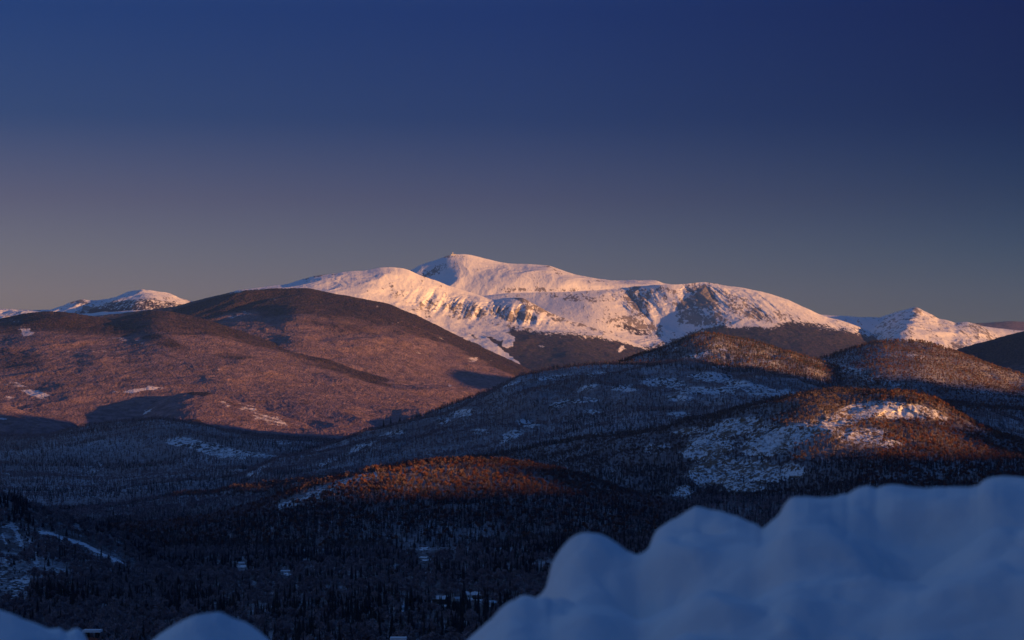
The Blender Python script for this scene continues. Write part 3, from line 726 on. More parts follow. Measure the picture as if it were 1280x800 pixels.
# --- the nearer ridge with the cliffs at right
K_SN = [(1120, 513, 62, 14, 5, 1.1), (1075, 515, 40, 14, -10, 0.95), (1165, 517, 34, 7, 20, 0.9), (1040, 530, 50, 14, -12, 0.95), (1000, 540, 44, 14, -10, 0.9), (962, 552, 46, 24, -15, 1.0), (1080, 545, 40, 16, 0, 0.8), (1110, 555, 24, 8, 0, 0.6), (920, 535, 50, 16, -12, 0.9), (885, 560, 44, 24, -10, 0.9),
        (900, 590, 55, 24, -5, 0.9), (950, 590, 44, 20, 5, 0.9), (990, 590, 20, 14, 0, 0.8), (855, 615, 20, 12, 0, 0.7), (930, 610, 40, 10, 0, 0.7), (860, 540, 30, 8, -10, 0.6), (805, 540, 24, 5, -8, 0.4), (820, 560, 30, 12, 0, 0.45), (1175, 530, 16, 4, 30, 0.5)]
def a_k(X, Y, Z, S, P, Q):
    con = np.clip(0.06 + 0.9 * (1 - smooth(0.10, 0.34, S)) + 0.35 * fbm(X / 160, Y / 260, 4, 181) + 0.3 * smooth(1.8, 2.2, S), 0, 1)
    con = con + 0.8 * (P > 1160) * (1 - smooth(0.35, 0.6, S))
    return dict(snow=blobs(P, Q, K_SN), con=np.clip(con, 0, 1))
def n_k(X, Y, Z, S, P, Q):
    a, b = hill_noise(14, 220, 183, 1.2, 0.14)(X, Y, Z, S, P, Q)
    g = blobs(P, Q, K_SN)
    c = fbm(X / 60, Y / 55, 5, 185, 0.55, True)
    c2 = fbm((X + Y * 0.7) / 34, Y / 60, 4, 187, 0.55, True)
    return a + g * (34 * c + 13 * c2), b + g * (9 * c + 5 * c2)
build_layer('cliff_ridge', [
    [(-304, 690, 4300), (500, 590, 4400), (580, 577, 4400), (620, 570, 4400), (650, 565, 4400), (680, 559, 4400), (710, 554, 4400), (740, 551, 4400), (770, 549, 4400), (800, 546, 4400), (830, 541, 4400), (860, 532, 4400), (890, 524, 4400), (920, 516, 4400), (945, 509, 4350), (970, 502, 4350), (990, 498, 4350), (1010, 496, 4300),
     (1035, 493, 4300), (1060, 492, 4300), (1085, 492.5, 4300), (1110, 494, 4250), (1135, 497, 4250), (1155, 500, 4250), (1175, 506, 4200), (1190, 513, 4200), (1205, 522, 4200), (1220, 531, 4200), (1235, 539, 4200), (1250, 546, 4200), (1280, 555, 4200), (1350, 570, 4200), (1584, 580, 4200)],
    [(-304, 695, 4150), (500, 600, 4250), (620, 582, 4250), (740, 562, 4250), (860, 542, 4250), (960, 517, 4180), (1035, 505, 4120), (1110, 504, 4100), (1165, 513, 4070), (1210, 532, 4080), (1280, 562, 4080), (1584, 590, 4000)],
    [(-304, 700, 3950), (500, 620, 4000), (620, 605, 4000), (740, 590, 4000), (860, 580, 3950), (960, 562, 3900), (1035, 548, 3850), (1110, 548, 3830), (1180, 555, 3850), (1280, 575, 3900), (1584, 600, 3850)],
    [(-304, 710, 3600), (500, 650, 3650), (700, 640, 3650), (860, 622, 3650), (1000, 606, 3600), (1110, 590, 3550), (1280, 595, 3600), (1584, 620, 3600)],
    [(-304, 740, 3000), (600, 690, 3000), (1280, 650, 3000), (1584, 660, 3000)],
    ], M['floor_mid'], [60, 110, 60, 30], (700, 90), 1.4, 30, nz=n_k, attr_fn=a_k,
    cat='hill', label='nearer ridge with snow-dusted cliffs catching the sun at right')

# --- low sunlit spur with orange beeches
def a_l(X, Y, Z, S, P, Q):
    sn = polyband(P, Q, [(350, 634), (385, 622), (420, 608), (445, 598), (468, 594)], 5.0, 0.95)
    return dict(snow=np.maximum(sn, blobs(P, Q, [(395, 622, 14, 4, -20, 0.7)])), con=np.clip(0.1 + 0.5 * smooth(0.9, 1.25, S + 0.15 * fbm(X / 90, Y / 200, 3, 191)), 0, 1))
build_layer('beech_spur', [
    [(-304, 700, 3300), (230, 655, 3500), (270, 648, 3500), (300, 640, 3500), (330, 630, 3500), (360, 620, 3500), (390, 610, 3500), (420, 601, 3550), (450, 594, 3550), (480, 588, 3600), (510, 583, 3600), (540, 580, 3600), (580, 578, 3600), (620, 579, 3600), (660, 583, 3600), (700, 590, 3600), (740, 602, 3600), (790, 620, 3600), (900, 650, 3500), (1584, 700, 3400)],
    [(-304, 710, 3100), (230, 665, 3300), (360, 642, 3300), (450, 620, 3350), (520, 613, 3400), (620, 612, 3400), (720, 620, 3400), (900, 660, 3300), (1584, 710, 3200)],
    [(-304, 730, 2750), (230, 690, 2850), (450, 672, 2900), (620, 672, 2950), (760, 672, 2950), (1584, 730, 2900)],
    ], M['floor_mid'], [70, 30], (500, 60), 1.5, 32, nz=hill_noise(7, 150, 193, 1.0, 0.2), attr_fn=a_l,
    cat='hill', label='low spur of orange sunlit beeches in the centre')

# --- valley ground: one sheet, out to the horizon
HOUSES = [  # px, py of the house foot, size factor, heading in degrees
    (503, 673, 0.8, 20), (513, 671, 0.7, -30), (525, 679, 1.5, 15), (536, 672, 0.9, 70), (546, 679, 0.9, 0), (566, 676, 0.7, 30), (584, 657, 0.8, 5), (586, 664, 1.0, -8), (587, 671, 1.1, 4), (645, 650, 1.1, 12), (656, 656, 1.6, -5),
    (636, 660, 0.8, 60), (425, 662, 1.0, 0), (394, 673, 0.7, 10), (531, 699, 0.6, -40), (500, 763, 0.8, 25), (551, 755, 0.8, -20), (574, 751, 0.6, 40), (590, 747, 0.9, 10), (599, 749, 0.7, -25), (616, 756, 0.7, 60), (302, 706, 0.55, 20), (125, 651, 0.6, 0), (357, 716, 0.5, 0), (565, 649, 0.6, 30)]
V_SN = [(h[0], h[1] + 1, 7 * h[2] + 3, 3.0, 0, 1.25) for h in HOUSES] + [(515, 668, 14, 5, 30, 1.2), (530, 682, 12, 7, 0, 1.2), (556, 678, 20, 3, -6, 0.8), (650, 658, 20, 8, -8, 1.25), (632, 660, 8, 7, 0, 1.0), (520, 675, 30, 7, 0, 0.9),
        (484, 684, 10, 4, 0, 0.5), (610, 756, 16, 4, 10, 0.5), (640, 695, 50, 5, -5, 0.32), (30, 720, 20, 20, 0, 0.0), (450, 624, 40, 3, 0, 0.4), (512, 632, 60, 4, 0, 0.25), (870, 640, 40, 6, 0, 0.3)]
az_v = np.concatenate([np.linspace(rad(-180), rad(-40), 40, endpoint=False), np.linspace(rad(-40), rad(-12.5), 60, endpoint=False), np.linspace(rad(-12.5), rad(12.5), 1000, endpoint=False), np.linspace(rad(12.5), rad(40), 60, endpoint=False), np.linspace(rad(40), rad(180), 40, endpoint=False)])
r_v = np.concatenate([np.geomspace(0.6, 900, 90, endpoint=False), np.geomspace(900, 6000, 420, endpoint=False), np.geomspace(6000, 39500, 40)])
def valley_z(X, Y):
    r = np.hypot(X, Y)
    z = np.interp(r, [0, 7, 20, 60, 100, 300, 700, 1100, 1500, 2500, 4000, 8000, 39500], [-1.7, -1.7, -4, -11, -17.5, -42, -78, -98, -104, -108, -112, -118, -118])
    m = smooth(500, 1500, r) * (1 - 0.8 * smooth(9000, 12000, r))
    z = z + m * (5.5 * fbm(X / 420, Y / 520, 4, 201) + 1.5 * fbm(X / 90, Y / 90, 3, 205))
    # a low wooded swell right of centre
    P, Q = to_pix(X, np.maximum(Y, 1), -100 + 0 * X)
    a = np.arctan2(X, Y)
    z = z + 13 * smooth(rad(-2), rad(2), a) * smooth(2000, 2500, r) * (1 - smooth(2500, 3300, r))
    return z
AV, RV = np.meshgrid(az_v, r_v)
XV, YV = RV * np.sin(AV), RV * np.cos(AV)
ZV = valley_z(XV, YV)
PV, QV = to_pix(XV, YV, ZV)
front = (YV > 50) & (RV < 7000)
snV = np.where(front, blobs(PV, QV, V_SN), 0)
conV = np.clip(0.26 + 1.3 * fbm(XV / 160, YV / 260, 4, 211), 0, 1)
conV = np.where(front, np.maximum(conV, blobs(PV, QV, [(700, 692, 120, 14, -4, 0.9), (560, 640, 90, 8, 0, 0.85), (700, 630, 60, 10, 0, 0.7), (600, 770, 70, 14, 0, 0.9), (330, 640, 70, 8, 0, 0.8), (250, 760, 90, 26, 10, 0.6)])), conV)
LAYERS['ground'] = dict(X=XV, Y=YV, Z=ZV, S=0 * XV, PX=PV, PY=QV, at=dict(snow=snV, con=conV))
o = grid_obj('ground', XV, YV, ZV, M['floor_near'], dict(snow=snV, con=conV), wrap=True)
tag(o, 'dark snow-dusted valley floor under the trees', 'ground', None, 'structure')

# --- near wooded slope at lower left
N_SN = [(8, 665, 12, 14, 30, 0.0)]
def a_n(X, Y, Z, S, P, Q):
    sn = polyband(P, Q, [(50, 664), (70, 669), (90, 676), (110, 683), (130, 694), (145, 700), (168, 713)], 2.6, 1.1)
    sn = np.maximum(sn, polyband(P, Q, [(3, 668), (8, 680)], 2.4, 1.0))
    sn = np.maximum(sn, polyband(P, Q, [(14, 655), (22, 668), (28, 682)], 3.4, 1.0))
    sn = np.maximum(sn, polyband(P, Q, [(4, 658), (16, 656), (22, 664)], 3.0, 0.9))
    sn = np.maximum(sn, polyband(P, Q, [(38, 676), (44, 695), (46, 704)], 2.4, 1.0))
    sn = np.maximum(sn, blobs(P, Q, [(45, 704, 6, 5, 0, 1.1), (70, 713, 20, 5, 8, 0.7), (83, 681, 5, 3, 30, 1.0), (121, 691, 7, 5, 30, 0.9), (5, 715, 7, 22, 10, 0.75), (20, 735, 16, 18, 10, 0.6), (32, 725, 8, 18, 0, 0.55), (52, 738, 8, 8, 0, 0.4)]))
    con = np.clip(0.12 + 0.9 * fbm(X / 70, Y / 110, 4, 221), 0, 1)
    con = np.maximum(con, blobs(P, Q, [(18, 640, 26, 20, 40, 1.0), (35, 665, 10, 18, -20, 0.9), (180, 695, 24, 6, 25, 0.9), (70, 755, 60, 20, 5, 0.8), (170, 765, 70, 16, 5, 0.8), (140, 668, 20, 5, 20, 0.6), (230, 720, 40, 8, 20, 0.8)]))
    return dict(snow=sn, con=con)
build_layer('near_slope', [
    [(-304, 560, 2500), (-60, 605, 2500), (0, 622, 2500), (20, 629, 2500), (40, 636, 2520), (60, 644, 2540), (90, 653, 2560), (130, 665, 2580), (160, 676, 2600), (190, 689, 2600), (220, 703, 2580), (260, 719, 2500), (300, 734, 2350), (340, 748, 2200), (380, 762, 2050), (420, 778, 1950), (480, 803, 1850), (560, 840, 1700), (1584, 1200, 1400)],
    [(-304, 640, 2250), (0, 666, 2300), (60, 677, 2300), (130, 699, 2320), (190, 722, 2280), (260, 747, 2150), (340, 772, 1950), (420, 802, 1800), (560, 870, 1500), (1584, 1200, 1300)],
    [(-304, 760, 1650), (0, 762, 1650), (130, 777, 1640), (260, 797, 1600), (420, 832, 1500), (560, 900, 1250), (1584, 1200, 1150)],
    [(-304, 850, 1220), (0, 850, 1220), (560, 980, 1000), (1584, 1300, 900)],
    ], M['floor_near'], [80, 60, 30], (700, 90), 2.0, 34, nz=hill_noise(2.5, 70, 223, 0.8, 0.1), attr_fn=a_n, taper=False,
    cat='hill', label='near wooded slope falling from the left edge, with thin snowy ledges')

# ------------------------------------------------------------------ unseen hills, crest shaped to cast the shade (behind and right of the camera)
TU = [(-6000, 90), (0, 90), (1500, 88), (2250, 86), (2400, 57), (2820, 57), (2880, 95), (3180, 98), (3240, 80), (3500, 82), (3560, 128), (3680, 130), (3740, 200), (4000, 182), (4250, 232), (4500, 288), (4750, 334), (5000, 376), (5250, 396), (5450, 378),
      (5750, 300), (6000, 280), (6500, 292), (7000, 268), (8000, 320), (9000, 380), (10000, 405), (12000, 470), (16000, 600), (22000, 600)]
d_ = np.array([-math.sin(SUN_AZ), -math.cos(SUN_AZ)]); e_ = np.array([-d_[1] * -1, -d_[0]]) if False else np.array([-math.cos(SUN_AZ), math.sin(SUN_AZ)])
uu = np.arange(-6000, 22001, 40.0)
crest = np.interp(uu, [t[0] for t in TU], [t[1] for t in TU]) + 2.5 * fbm(uu / 90, uu * 0, 4, 301) + 3000 * math.tan(SUN_EL)
ww = np.array([-2600, -1900, -1300, -800, -450, -200, -70, 0, 70, 200, 450, 800, 1300, 1900, 2600.0])
U2, W2 = np.meshgrid(uu, ww)
prof = np.exp(-(W2 / 1100.0) ** 2) * 0.8 + 0.2 * np.exp(-np.abs(W2) / 500.0)
Zc = -160 + (crest[None, :] + 160) * prof + 14 * fbm(U2 / 400, W2 / 400, 4, 303) * smooth(0, 400, np.abs(W2))
Xc = (-3000 + W2) * d_[0] + U2 * e_[0]; Yc = (-3000 + W2) * d_[1] + U2 * e_[1]
o = grid_obj('shade_hills', Xc, Yc, Zc, M['far_forest'], dict(con=0.4 + 0 * Xc, snow=0 * Xc))
tag(o, 'unseen wooded hills beyond the right of the view, crest shaped to shade the valley', 'hill', None, 'structure')

# ------------------------------------------------------------------ tree shapes
def ngon_tube(p0, p1, r0, r1, n=4):
    p0 = np.array(p0, float); p1 = np.array(p1, float)
    d = p1 - p0; d /= np.linalg.norm(d)
    a = np.cross(d, [0.3, 0.9, 0.1]); a /= np.linalg.norm(a); b = np.cross(d, a)
    t = np.arange(n) * 2 * math.pi / n
    ring = np.cos(t)[:, None] * a + np.sin(t)[:, None] * b
    v = np.vstack([p0 + r0 * ring, p1 + r1 * ring])
    f = [(i, (i + 1) % n, n + (i + 1) % n, n + i) for i in range(n)]
    return v, f

class Acc:
    def __init__(s): s.v = []; s.q = []; s.t = []; s.n = 0
    def tube(s, *a, **k):
        v, f = ngon_tube(*a, **k)
        s.v.append(v); s.q += [[i + s.n for i in x] for x in f]; s.n += len(v)
    def tri(s, a, b, c):
        s.v.append(np.array([a, b, c], float)); s.t.append([s.n, s.n + 1, s.n + 2]); s.n += 3
    def quad(s, a, b, c, d):
        s.v.append(np.array([a, b, c, d], float)); s.q.append([s.n, s.n + 1, s.n + 2, s.n + 3]); s.n += 4
    def build(s, name, mat, link=True, parent=None):
        fs = []
        if s.q: fs.append(np.array(s.q, np.int64))
        if s.t: fs.append(np.array(s.t, np.int64))
        o = mesh_np(name, np.vstack(s.v), fs, mat, parent)
        if not link: C.objects.unlink(o)
        return o

def tree_bare(R, h=14.0, w=4.2, twigs=46, limbs=3, leafy=False, tw=0.42):
    """returns (trunk Acc, crown Acc)"""
    T, K = Acc(), Acc()
    lean = R.uniform(-0.4, 0.4, 2)
    top = np.array([lean[0], lean[1], h * 0.62])
    T.tube((0, 0, -1.0), top, 0.24, 0.12, n=4)
    forks = []
    for i in range(limbs):
        a = R.uniform(0, 2 * math.pi); z0 = h * R.uniform(0.35, 0.6)
        p0 = top * z0 / top[2]
        p1 = p0 + np.array([math.cos(a) * w * R.uniform(0.35, 0.7), math.sin(a) * w * R.uniform(0.35, 0.7), h * R.uniform(0.18, 0.34)])
        T.tube(p0, p1, 0.10, 0.05, n=3)
        forks.append((p0, p1))
    forks.append((top * 0.8, top + np.array([0, 0, h * 0.3])))
    for i in range(twigs):
        p0, p1 = forks[R.integers(len(forks))]
        b = p0 + (p1 - p0) * R.uniform(0.3, 1.0)
        th = R.uniform(0, 2 * math.pi); ph = math.acos(R.uniform(-0.15, 1)); rr = R.uniform(0.55, 1.0)
        tip = np.array([lean[0] + w * rr * math.sin(ph) * math.cos(th), lean[1] + w * rr * math.sin(ph) * math.sin(th), h * 0.62 + h * 0.38 * rr * math.cos(ph)])
        if leafy:
            s = R.uniform(0.35, 0.8)
            o1, o2 = R.normal(size=3), R.normal(size=3)
            o1 *= s / np.linalg.norm(o1); o2 *= s * 0.6 / np.linalg.norm(o2)
            K.tri(tip - o1, tip + o1 * 0.6 + o2, tip + o1 * 0.5 - o2)
        side = np.cross(tip - b, R.normal(size=3)); side *= tw / (np.linalg.norm(side) + 1e-6)
        mid = (b + tip) / 2 + R.normal(size=3) * 0.35
        K.tri(b, mid + side, tip)
        K.tri(b, tip, mid - side * 0.2)
    return T, K

def tree_conifer(R, h=14.0, w=2.6, tiers=7, n=7):
    T, K = Acc(), Acc()
    T.tube((0, 0, -1.0), (0, 0, h * 0.9), 0.26, 0.04, n=5)
    for k in range(tiers):
        f = k / (tiers - 1)
        z = h * (0.14 + 0.80 * f); rad_ = w * (1 - f) ** 0.85 + 0.22
        a0 = R.uniform(0, 6.28)
        for i in range(n):
            a = a0 + (i + R.uniform(-0.25, 0.25)) * 2 * math.pi / n
            rr = rad_ * R.uniform(0.65, 1.15)
            half = 2.9 / n
            top_ = np.array([0, 0, z + h * 0.10 * R.uniform(0.8, 1.3)])
            drop = h * 0.055 * R.uniform(0.4, 1.5)
            tip = np.array([math.cos(a) * rr, math.sin(a) * rr, z - drop])
            l = np.array([math.cos(a - half) * rr * 0.62, math.sin(a - half) * rr * 0.62, z + drop * 0.1])
            r = np.array([math.cos(a + half) * rr * 0.62, math.sin(a + half) * rr * 0.62, z + drop * 0.1])
            K.tri(top_, l, tip); K.tri(top_, tip, r)
    K.tri((-.12, 0, h * 0.9), (.12, 0, h * 0.9), (0, 0, h * 1.02)); K.tri((0, -.12, h * 0.9), (0, .12, h * 0.9), (0, 0, h * 1.02))
    return T, K

kinds = bpy.data.collections.new('forest_tree_kinds')      # never linked to the scene: only a source of shapes
def kind_obj(i, TK, mats):
    T, K = TK
    n0 = sum(len(x) for x in T.v)
    v = np.vstack(T.v + K.v)
    q = np.array(T.q + [[j + n0 for j in f] for f in K.q], np.int64)
    fs = [q]
    if K.t: fs.append(np.array(K.t, np.int64) + n0)
    o = mesh_np('forest_tree_%02d' % i, v, fs, list(mats))
    C.objects.unlink(o); kinds.objects.link(o)
    mi = np.zeros(len(o.data.polygons), np.int32); mi[len(T.q):] = 1
    o.data.polygons.foreach_set('material_index', mi)
R_ = np.random.default_rng(5)
ki = 0
for k in range(3): kind_obj(ki, tree_bare(R_, 13.5, 3.6, 26, 2, tw=0.30), (M['birch'] if k == 0 else M['trunk'], M['bark'])); ki += 1            # 0-2 bare, far
for k in range(2): kind_obj(ki, tree_conifer(R_, 13.0, 2.5, 6, 6), (M['trunk'], M['needles'])); ki += 1   # 3-4 conifer, far
for k in range(2): kind_obj(ki, tree_bare(R_, 13.0, 3.8, 60, 3, True), (M['birch'] if k == 0 else M['trunk'], M['beech'])); ki += 1   # 5-6 beech
for k in range(3): kind_obj(ki, tree_bare(R_, 13.0, 4.0, 70, 5, tw=0.15), (M['birch'] if k == 0 else M['trunk'], M['twigs_grey_lift'])); ki += 1   # 7-9 bare, near
for k in range(3): kind_obj(ki, tree_conifer(R_, 13.5, R_.uniform(2.2, 3.0), 11, 9), (M['trunk'], M['needles'])); ki += 1   # 10-12 conifer, near

for k in range(3): kind_obj(ki, tree_bare(R_, 13.5, 3.6, 24, 2, tw=0.26), (M['birch'] if k == 0 else M['trunk'], M['twigs_grey_lift'])); ki += 1   # 13-15 grey bare, far, lightened copy for slopes in shade

ng = bpy.data.node_groups.new('forest_scatter', 'GeometryNodeTree')
ng.interface.new_socket('Geometry', in_out='INPUT', socket_type='NodeSocketGeometry')
ng.interface.new_socket('Geometry', in_out='OUTPUT', socket_type='NodeSocketGeometry')
gi = ng.nodes.new('NodeGroupInput'); go = ng.nodes.new('NodeGroupOutput')
ci = ng.nodes.new('GeometryNodeCollectionInfo'); ci.inputs['Collection'].default_value = kinds
ci.inputs['Separate Children'].default_value = True; ci.inputs['Reset Children'].default_value = True
ip = ng.nodes.new('GeometryNodeInstanceOnPoints'); ip.inputs['Pick Instance'].default_value = True
def nattr(name, typ):
    a = ng.nodes.new('GeometryNodeInputNamedAttribute'); a.data_type = typ; a.inputs['Name'].default_value = name
    return a.outputs['Attribute']
cx = ng.nodes.new('ShaderNodeCombineXYZ')
ng.links.new(nattr('turn', 'FLOAT'), cx.inputs['Z'])
sx = ng.nodes.new('ShaderNodeCombineXYZ')
sw = nattr('size', 'FLOAT')
ng.links.new(sw, sx.inputs['X']); ng.links.new(sw, sx.inputs['Y']); ng.links.new(nattr('tall', 'FLOAT'), sx.inputs['Z'])
ng.links.new(gi.outputs[0], ip.inputs['Points']); ng.links.new(ci.outputs[0], ip.inputs['Instance'])
ng.links.new(nattr('pick', 'INT'), ip.inputs['Instance Index'])
ng.links.new(cx.outputs[0], ip.inputs['Rotation']); ng.links.new(sx.outputs[0], ip.inputs['Scale'])
ng.links.new(ip.outputs[0], go.inputs[0])

def skyline(layers, pad=14):
    xs = np.arange(-60, 1341, 4)
    top = np.full(len(xs), 900.0)
    for k in layers:
        L = LAYERS[k]
        sel = (L['S'] > -0.02) & (L['Y'] > 50) & (L['PX'] > -62) & (L['PX'] < 1342)
        b = np.clip(((L['PX'][sel] + 62) / 4).astype(int), 0, len(xs) - 1)
        t = np.full(len(xs), 900.0)
        np.minimum.at(t, b, L['PY'][sel])
        top = np.minimum(top, t)
    return lambda p: np.interp(p, xs, top) + pad

def scatter(lname, spacing, before, smin=-0.12, rmax=1e9, rmin=0, extra=None):
    L = LAYERS[lname]
    X, Y, Z, S = L['X'], L['Y'], L['Z'], L['S']
    con, sn = L['at']['con'], L['at']['snow']
    cell = lambda q: 0.25 * (q[:-1, :-1] + q[1:, :-1] + q[1:, 1:] + q[:-1, 1:])
    ax, ay = X[1:, :-1] - X[:-1, :-1], Y[1:, :-1] - Y[:-1, :-1]
    bx, by = X[:-1, 1:] - X[:-1, :-1], Y[:-1, 1:] - Y[:-1, :-1]
    area = np.abs(ax * by - ay * bx)
    px, py, s, yy = cell(L['PX']), cell(L['PY']), cell(S), cell(Y)
    rr = np.hypot(cell(X), yy)
    d = area / spacing ** 2
    c_sn = cell(sn)
    d = d * (1 - 0.93 * smooth(0.35, 0.8, c_sn))
    d = d * (s > smin) * (px > -30) * (px < 1310) * (py < 842) * (yy > 10) * (rr < rmax) * (rr > rmin)
    if before: d = d * ((py - 10 < skyline(before)(px)) | (rr < 2700))
    n = RNG.poisson(d)
    i, j = np.nonzero(n)
    rep = n[i, j]
    i = np.repeat(i, rep); j = np.repeat(j, rep)
    u, v = RNG.random(len(i)), RNG.random(len(i))
    bl = lambda q: (q[i, j] * (1 - u) * (1 - v) + q[i + 1, j] * u * (1 - v) + q[i, j + 1] * (1 - u) * v + q[i + 1, j + 1] * u * v)
    P = np.stack([bl(X), bl(Y), bl(Z) - 0.3], -1)
    return P, bl(con), bl(L['PX']), bl(L['PY'])

def forest(name, P, pick, size, tall, label):
    me = bpy.data.meshes.new(name)
    me.vertices.add(len(P)); me.vertices.foreach_set('co', P.astype(np.float32).ravel())
    for nm, ty, v in (('turn', 'FLOAT', RNG.random(len(P)) * 6.283), ('size', 'FLOAT', size), ('tall', 'FLOAT', tall), ('pick', 'INT', pick)):
        a = me.attributes.new(nm, ty, 'POINT')
        a.data.foreach_set('value', np.asarray(v, np.int32 if ty == 'INT' else np.float32))
    o = bpy.data.objects.new(name, me); C.objects.link(o)
    md = o.modifiers.new('scatter', 'NODES'); md.node_group = ng
    tag(o, label, 'forest', None, 'stuff')
    print('FOREST', name, len(P))
    return o

FRONT = {'shaded_hill': ['middle_ridge', 'cliff_ridge', 'beech_spur', 'near_slope'], 'reddish_hill': ['ridge_hump', 'middle_ridge', 'cliff_ridge'],
         'ridge_hump': ['middle_ridge'], 'middle_ridge': ['cliff_ridge', 'beech_spur', 'near_slope'], 'cliff_ridge': ['beech_spur', 'near_slope'], 'beech_spur': ['near_slope'], 'near_slope': [], 'ground': ['near_slope']}
def species(con, P, far, beech=None):
    n = len(con)
    isc = RNG.random(n) < con * 0.95
    pick = np.where(isc, 3 + RNG.integers(0, 2, n), RNG.integers(0, 3, n)) if far else np.where(isc, 10 + RNG.integers(0, 3, n), 7 + RNG.integers(0, 3, n))
    if beech is not None:
        b = (RNG.random(n) < beech) & ~isc
        pick = np.where(b, 5 + RNG.integers(0, 2, n), pick)
    size = RNG.uniform(0.7, 1.2, n); tall = np.where(isc, RNG.uniform(0.6, 1.35, n), RNG.uniform(0.7, 1.1, n))
    if far: size = size * 0.8; tall = tall * 0.78
    return pick, size, tall, isc

FAR = [('shaded_hill', 11, 'blue-shaded wood over the dark hill left of centre'), ('reddish_hill', 8.5, 'reddish leafless wood on the rounded hill at right'),
       ('ridge_hump', 7.5, 'dark wood covering the hump in the centre right'), ('middle_ridge', 8.8, 'leafless wood with snow between the trunks on the long middle ridge'),
       ('cliff_ridge', 6.8, 'wood around the sunlit cliffs at right'), ('beech_spur', 6.2, 'orange sunlit beech wood on the low central spur')]
for nm, sp, lab in FAR:
    P, con, px, py = scatter(nm, sp, FRONT[nm])
    beech = None
    if nm == 'beech_spur': beech = 0.34 + 0 * px
    elif nm == 'cliff_ridge': beech = 0.45 * smooth(1060, 1110, px)
    elif nm in ('ridge_hump', 'reddish_hill'): beech = 0.22 + 0 * px
    pick, size, tall, isc = species(con, P, True, beech)
    if nm in ('middle_ridge', 'shaded_hill'): pick = np.where(pick < 3, pick + 13, pick)  # lightened twig copies where the slope lies in shade
    if nm in ('beech_spur', 'cliff_ridge'): pick = np.where((pick < 3) & (py > 625), pick + 13, pick)  # same lightened twigs below the sunlit part
    if nm in ('cliff_ridge', 'middle_ridge', 'shaded_hill', 'ridge_hump'):        # low scrub in front of the ledges, so that they show
        sc_ = blobs(px, py - 4, {'cliff_ridge': K_SN, 'middle_ridge': H_SN, 'shaded_hill': G_SN, 'ridge_hump': H2_SN}[nm])
        tall = tall * (1 - 0.6 * smooth(0.3, 0.7, sc_)); size = size * (1 - 0.35 * smooth(0.3, 0.7, sc_))
    forest('forest', P, pick, size, tall, lab)

# the valley and the near slope: beyond 1.9 km one wood, nearer the trees one can tell apart are things
BANK = [(-900, 720), (-300, 740), (0, 765), (20, 771), (40, 777), (56, 784), (66, 787), (72, 784.5), (77, 785.5), (82, 791), (87, 788), (94, 785), (101, 786), (105, 791), (110, 803), (118, 822), (140, 834), (165, 822), (190, 800), (200, 792), (215, 783), (228, 776), (240, 770), (252, 767.5), (262, 766.5), (271, 765), (279, 766),
        (288, 771), (300, 776), (312, 780), (322, 787), (335, 799), (350, 815), (400, 832), (500, 836), (560, 822), (585, 800), (597, 788), (610, 776), (622, 769), (634, 761), (643, 750), (650, 744), (657, 743.5), (664, 746), (670, 752), (677, 749), (683, 743), (686, 732), (687, 720), (691, 711), (700, 701), (712, 690), (722, 684), (734, 680), (748, 678), (760, 678.5),
        (772, 682), (784, 688), (794, 693), (803, 695), (809, 690), (813, 680), (818, 666), (826, 658), (836, 652), (850, 645), (860, 638), (868, 633.5), (875, 633), (888, 637), (905, 640.5), (920, 645), (932, 650), (945, 655), (952, 661), (958, 657), (966, 650), (974, 643), (980, 631), (986, 624), (994, 620.5), (1010, 621), (1030, 622), (1042, 622), (1052, 618), (1060, 617.5), (1066, 613), (1074, 609),
        (1084, 607.5), (1096, 610), (1105, 606.5), (1120, 605.5), (1134, 608), (1160, 610), (1190, 608.5), (1210, 609), (1222, 607), (1228, 601), (1240, 596), (1255, 594.5), (1268, 596), (1290, 598), (1400, 592), (1500, 600), (1800, 590), (2600, 610)]
bank_y = lambda p: np.interp(p, [b[0] for b in BANK], [b[1] for b in BANK])
allP, allc, allx, ally, alll = [], [], [], [], []
for nm in ('near_slope', 'ground'):
    P, con, px, py = scatter(nm, 8.0 if nm == 'near_slope' else 9.5, FRONT[nm], smin=-0.25, rmax=5200, rmin=850)
    if nm == 'ground':
        low = blobs(px, py - 8, [(a_, b_, c_ + 4, d_k + 9, e_k, 1.0) for a_, b_, c_, d_k, e_k, f_k in V_SN if f_k > 0.7 and b_ < 740] + [(a_, b_, c_, 5, e_k, 0.7) for a_, b_, c_, d_k, e_k, f_k in V_SN if f_k > 0.7 and b_ >= 740])
    else:
        low = a_n(None, None, None, None, px, py - 7)['snow'] if False else np.maximum(polyband(px, py - 6, [(50, 664), (90, 676), (130, 694), (168, 713)], 7.0, 1.0), blobs(px, py - 6, [(15, 675, 30, 26, 0, 1), (65, 712, 34, 10, 8, 1), (15, 725, 30, 30, 0, 1.0)]))
    alll.append(low)
    allP.append(P); allc.append(con); allx.append(px); ally.append(py)
n_slope = len(allP[0])
P = np.vstack(allP); con = np.concatenate(allc); px = np.concatenate(allx); py = np.concatenate(ally)
rng_ = np.hypot(P[:, 0], P[:, 1])
pick, size, tall, isc = species(con, P, False)
low = np.concatenate(alll)
tall = tall * 0.85 * (1 - 0.84 * smooth(0.12, 0.5, low)); size = size * 0.85 * (1 - 0.4 * smooth(0.2, 0.6, low))
farsel = rng_ > 2700
pick = np.where(farsel, np.where(isc, 3 + pick % 2, pick % 3), pick)
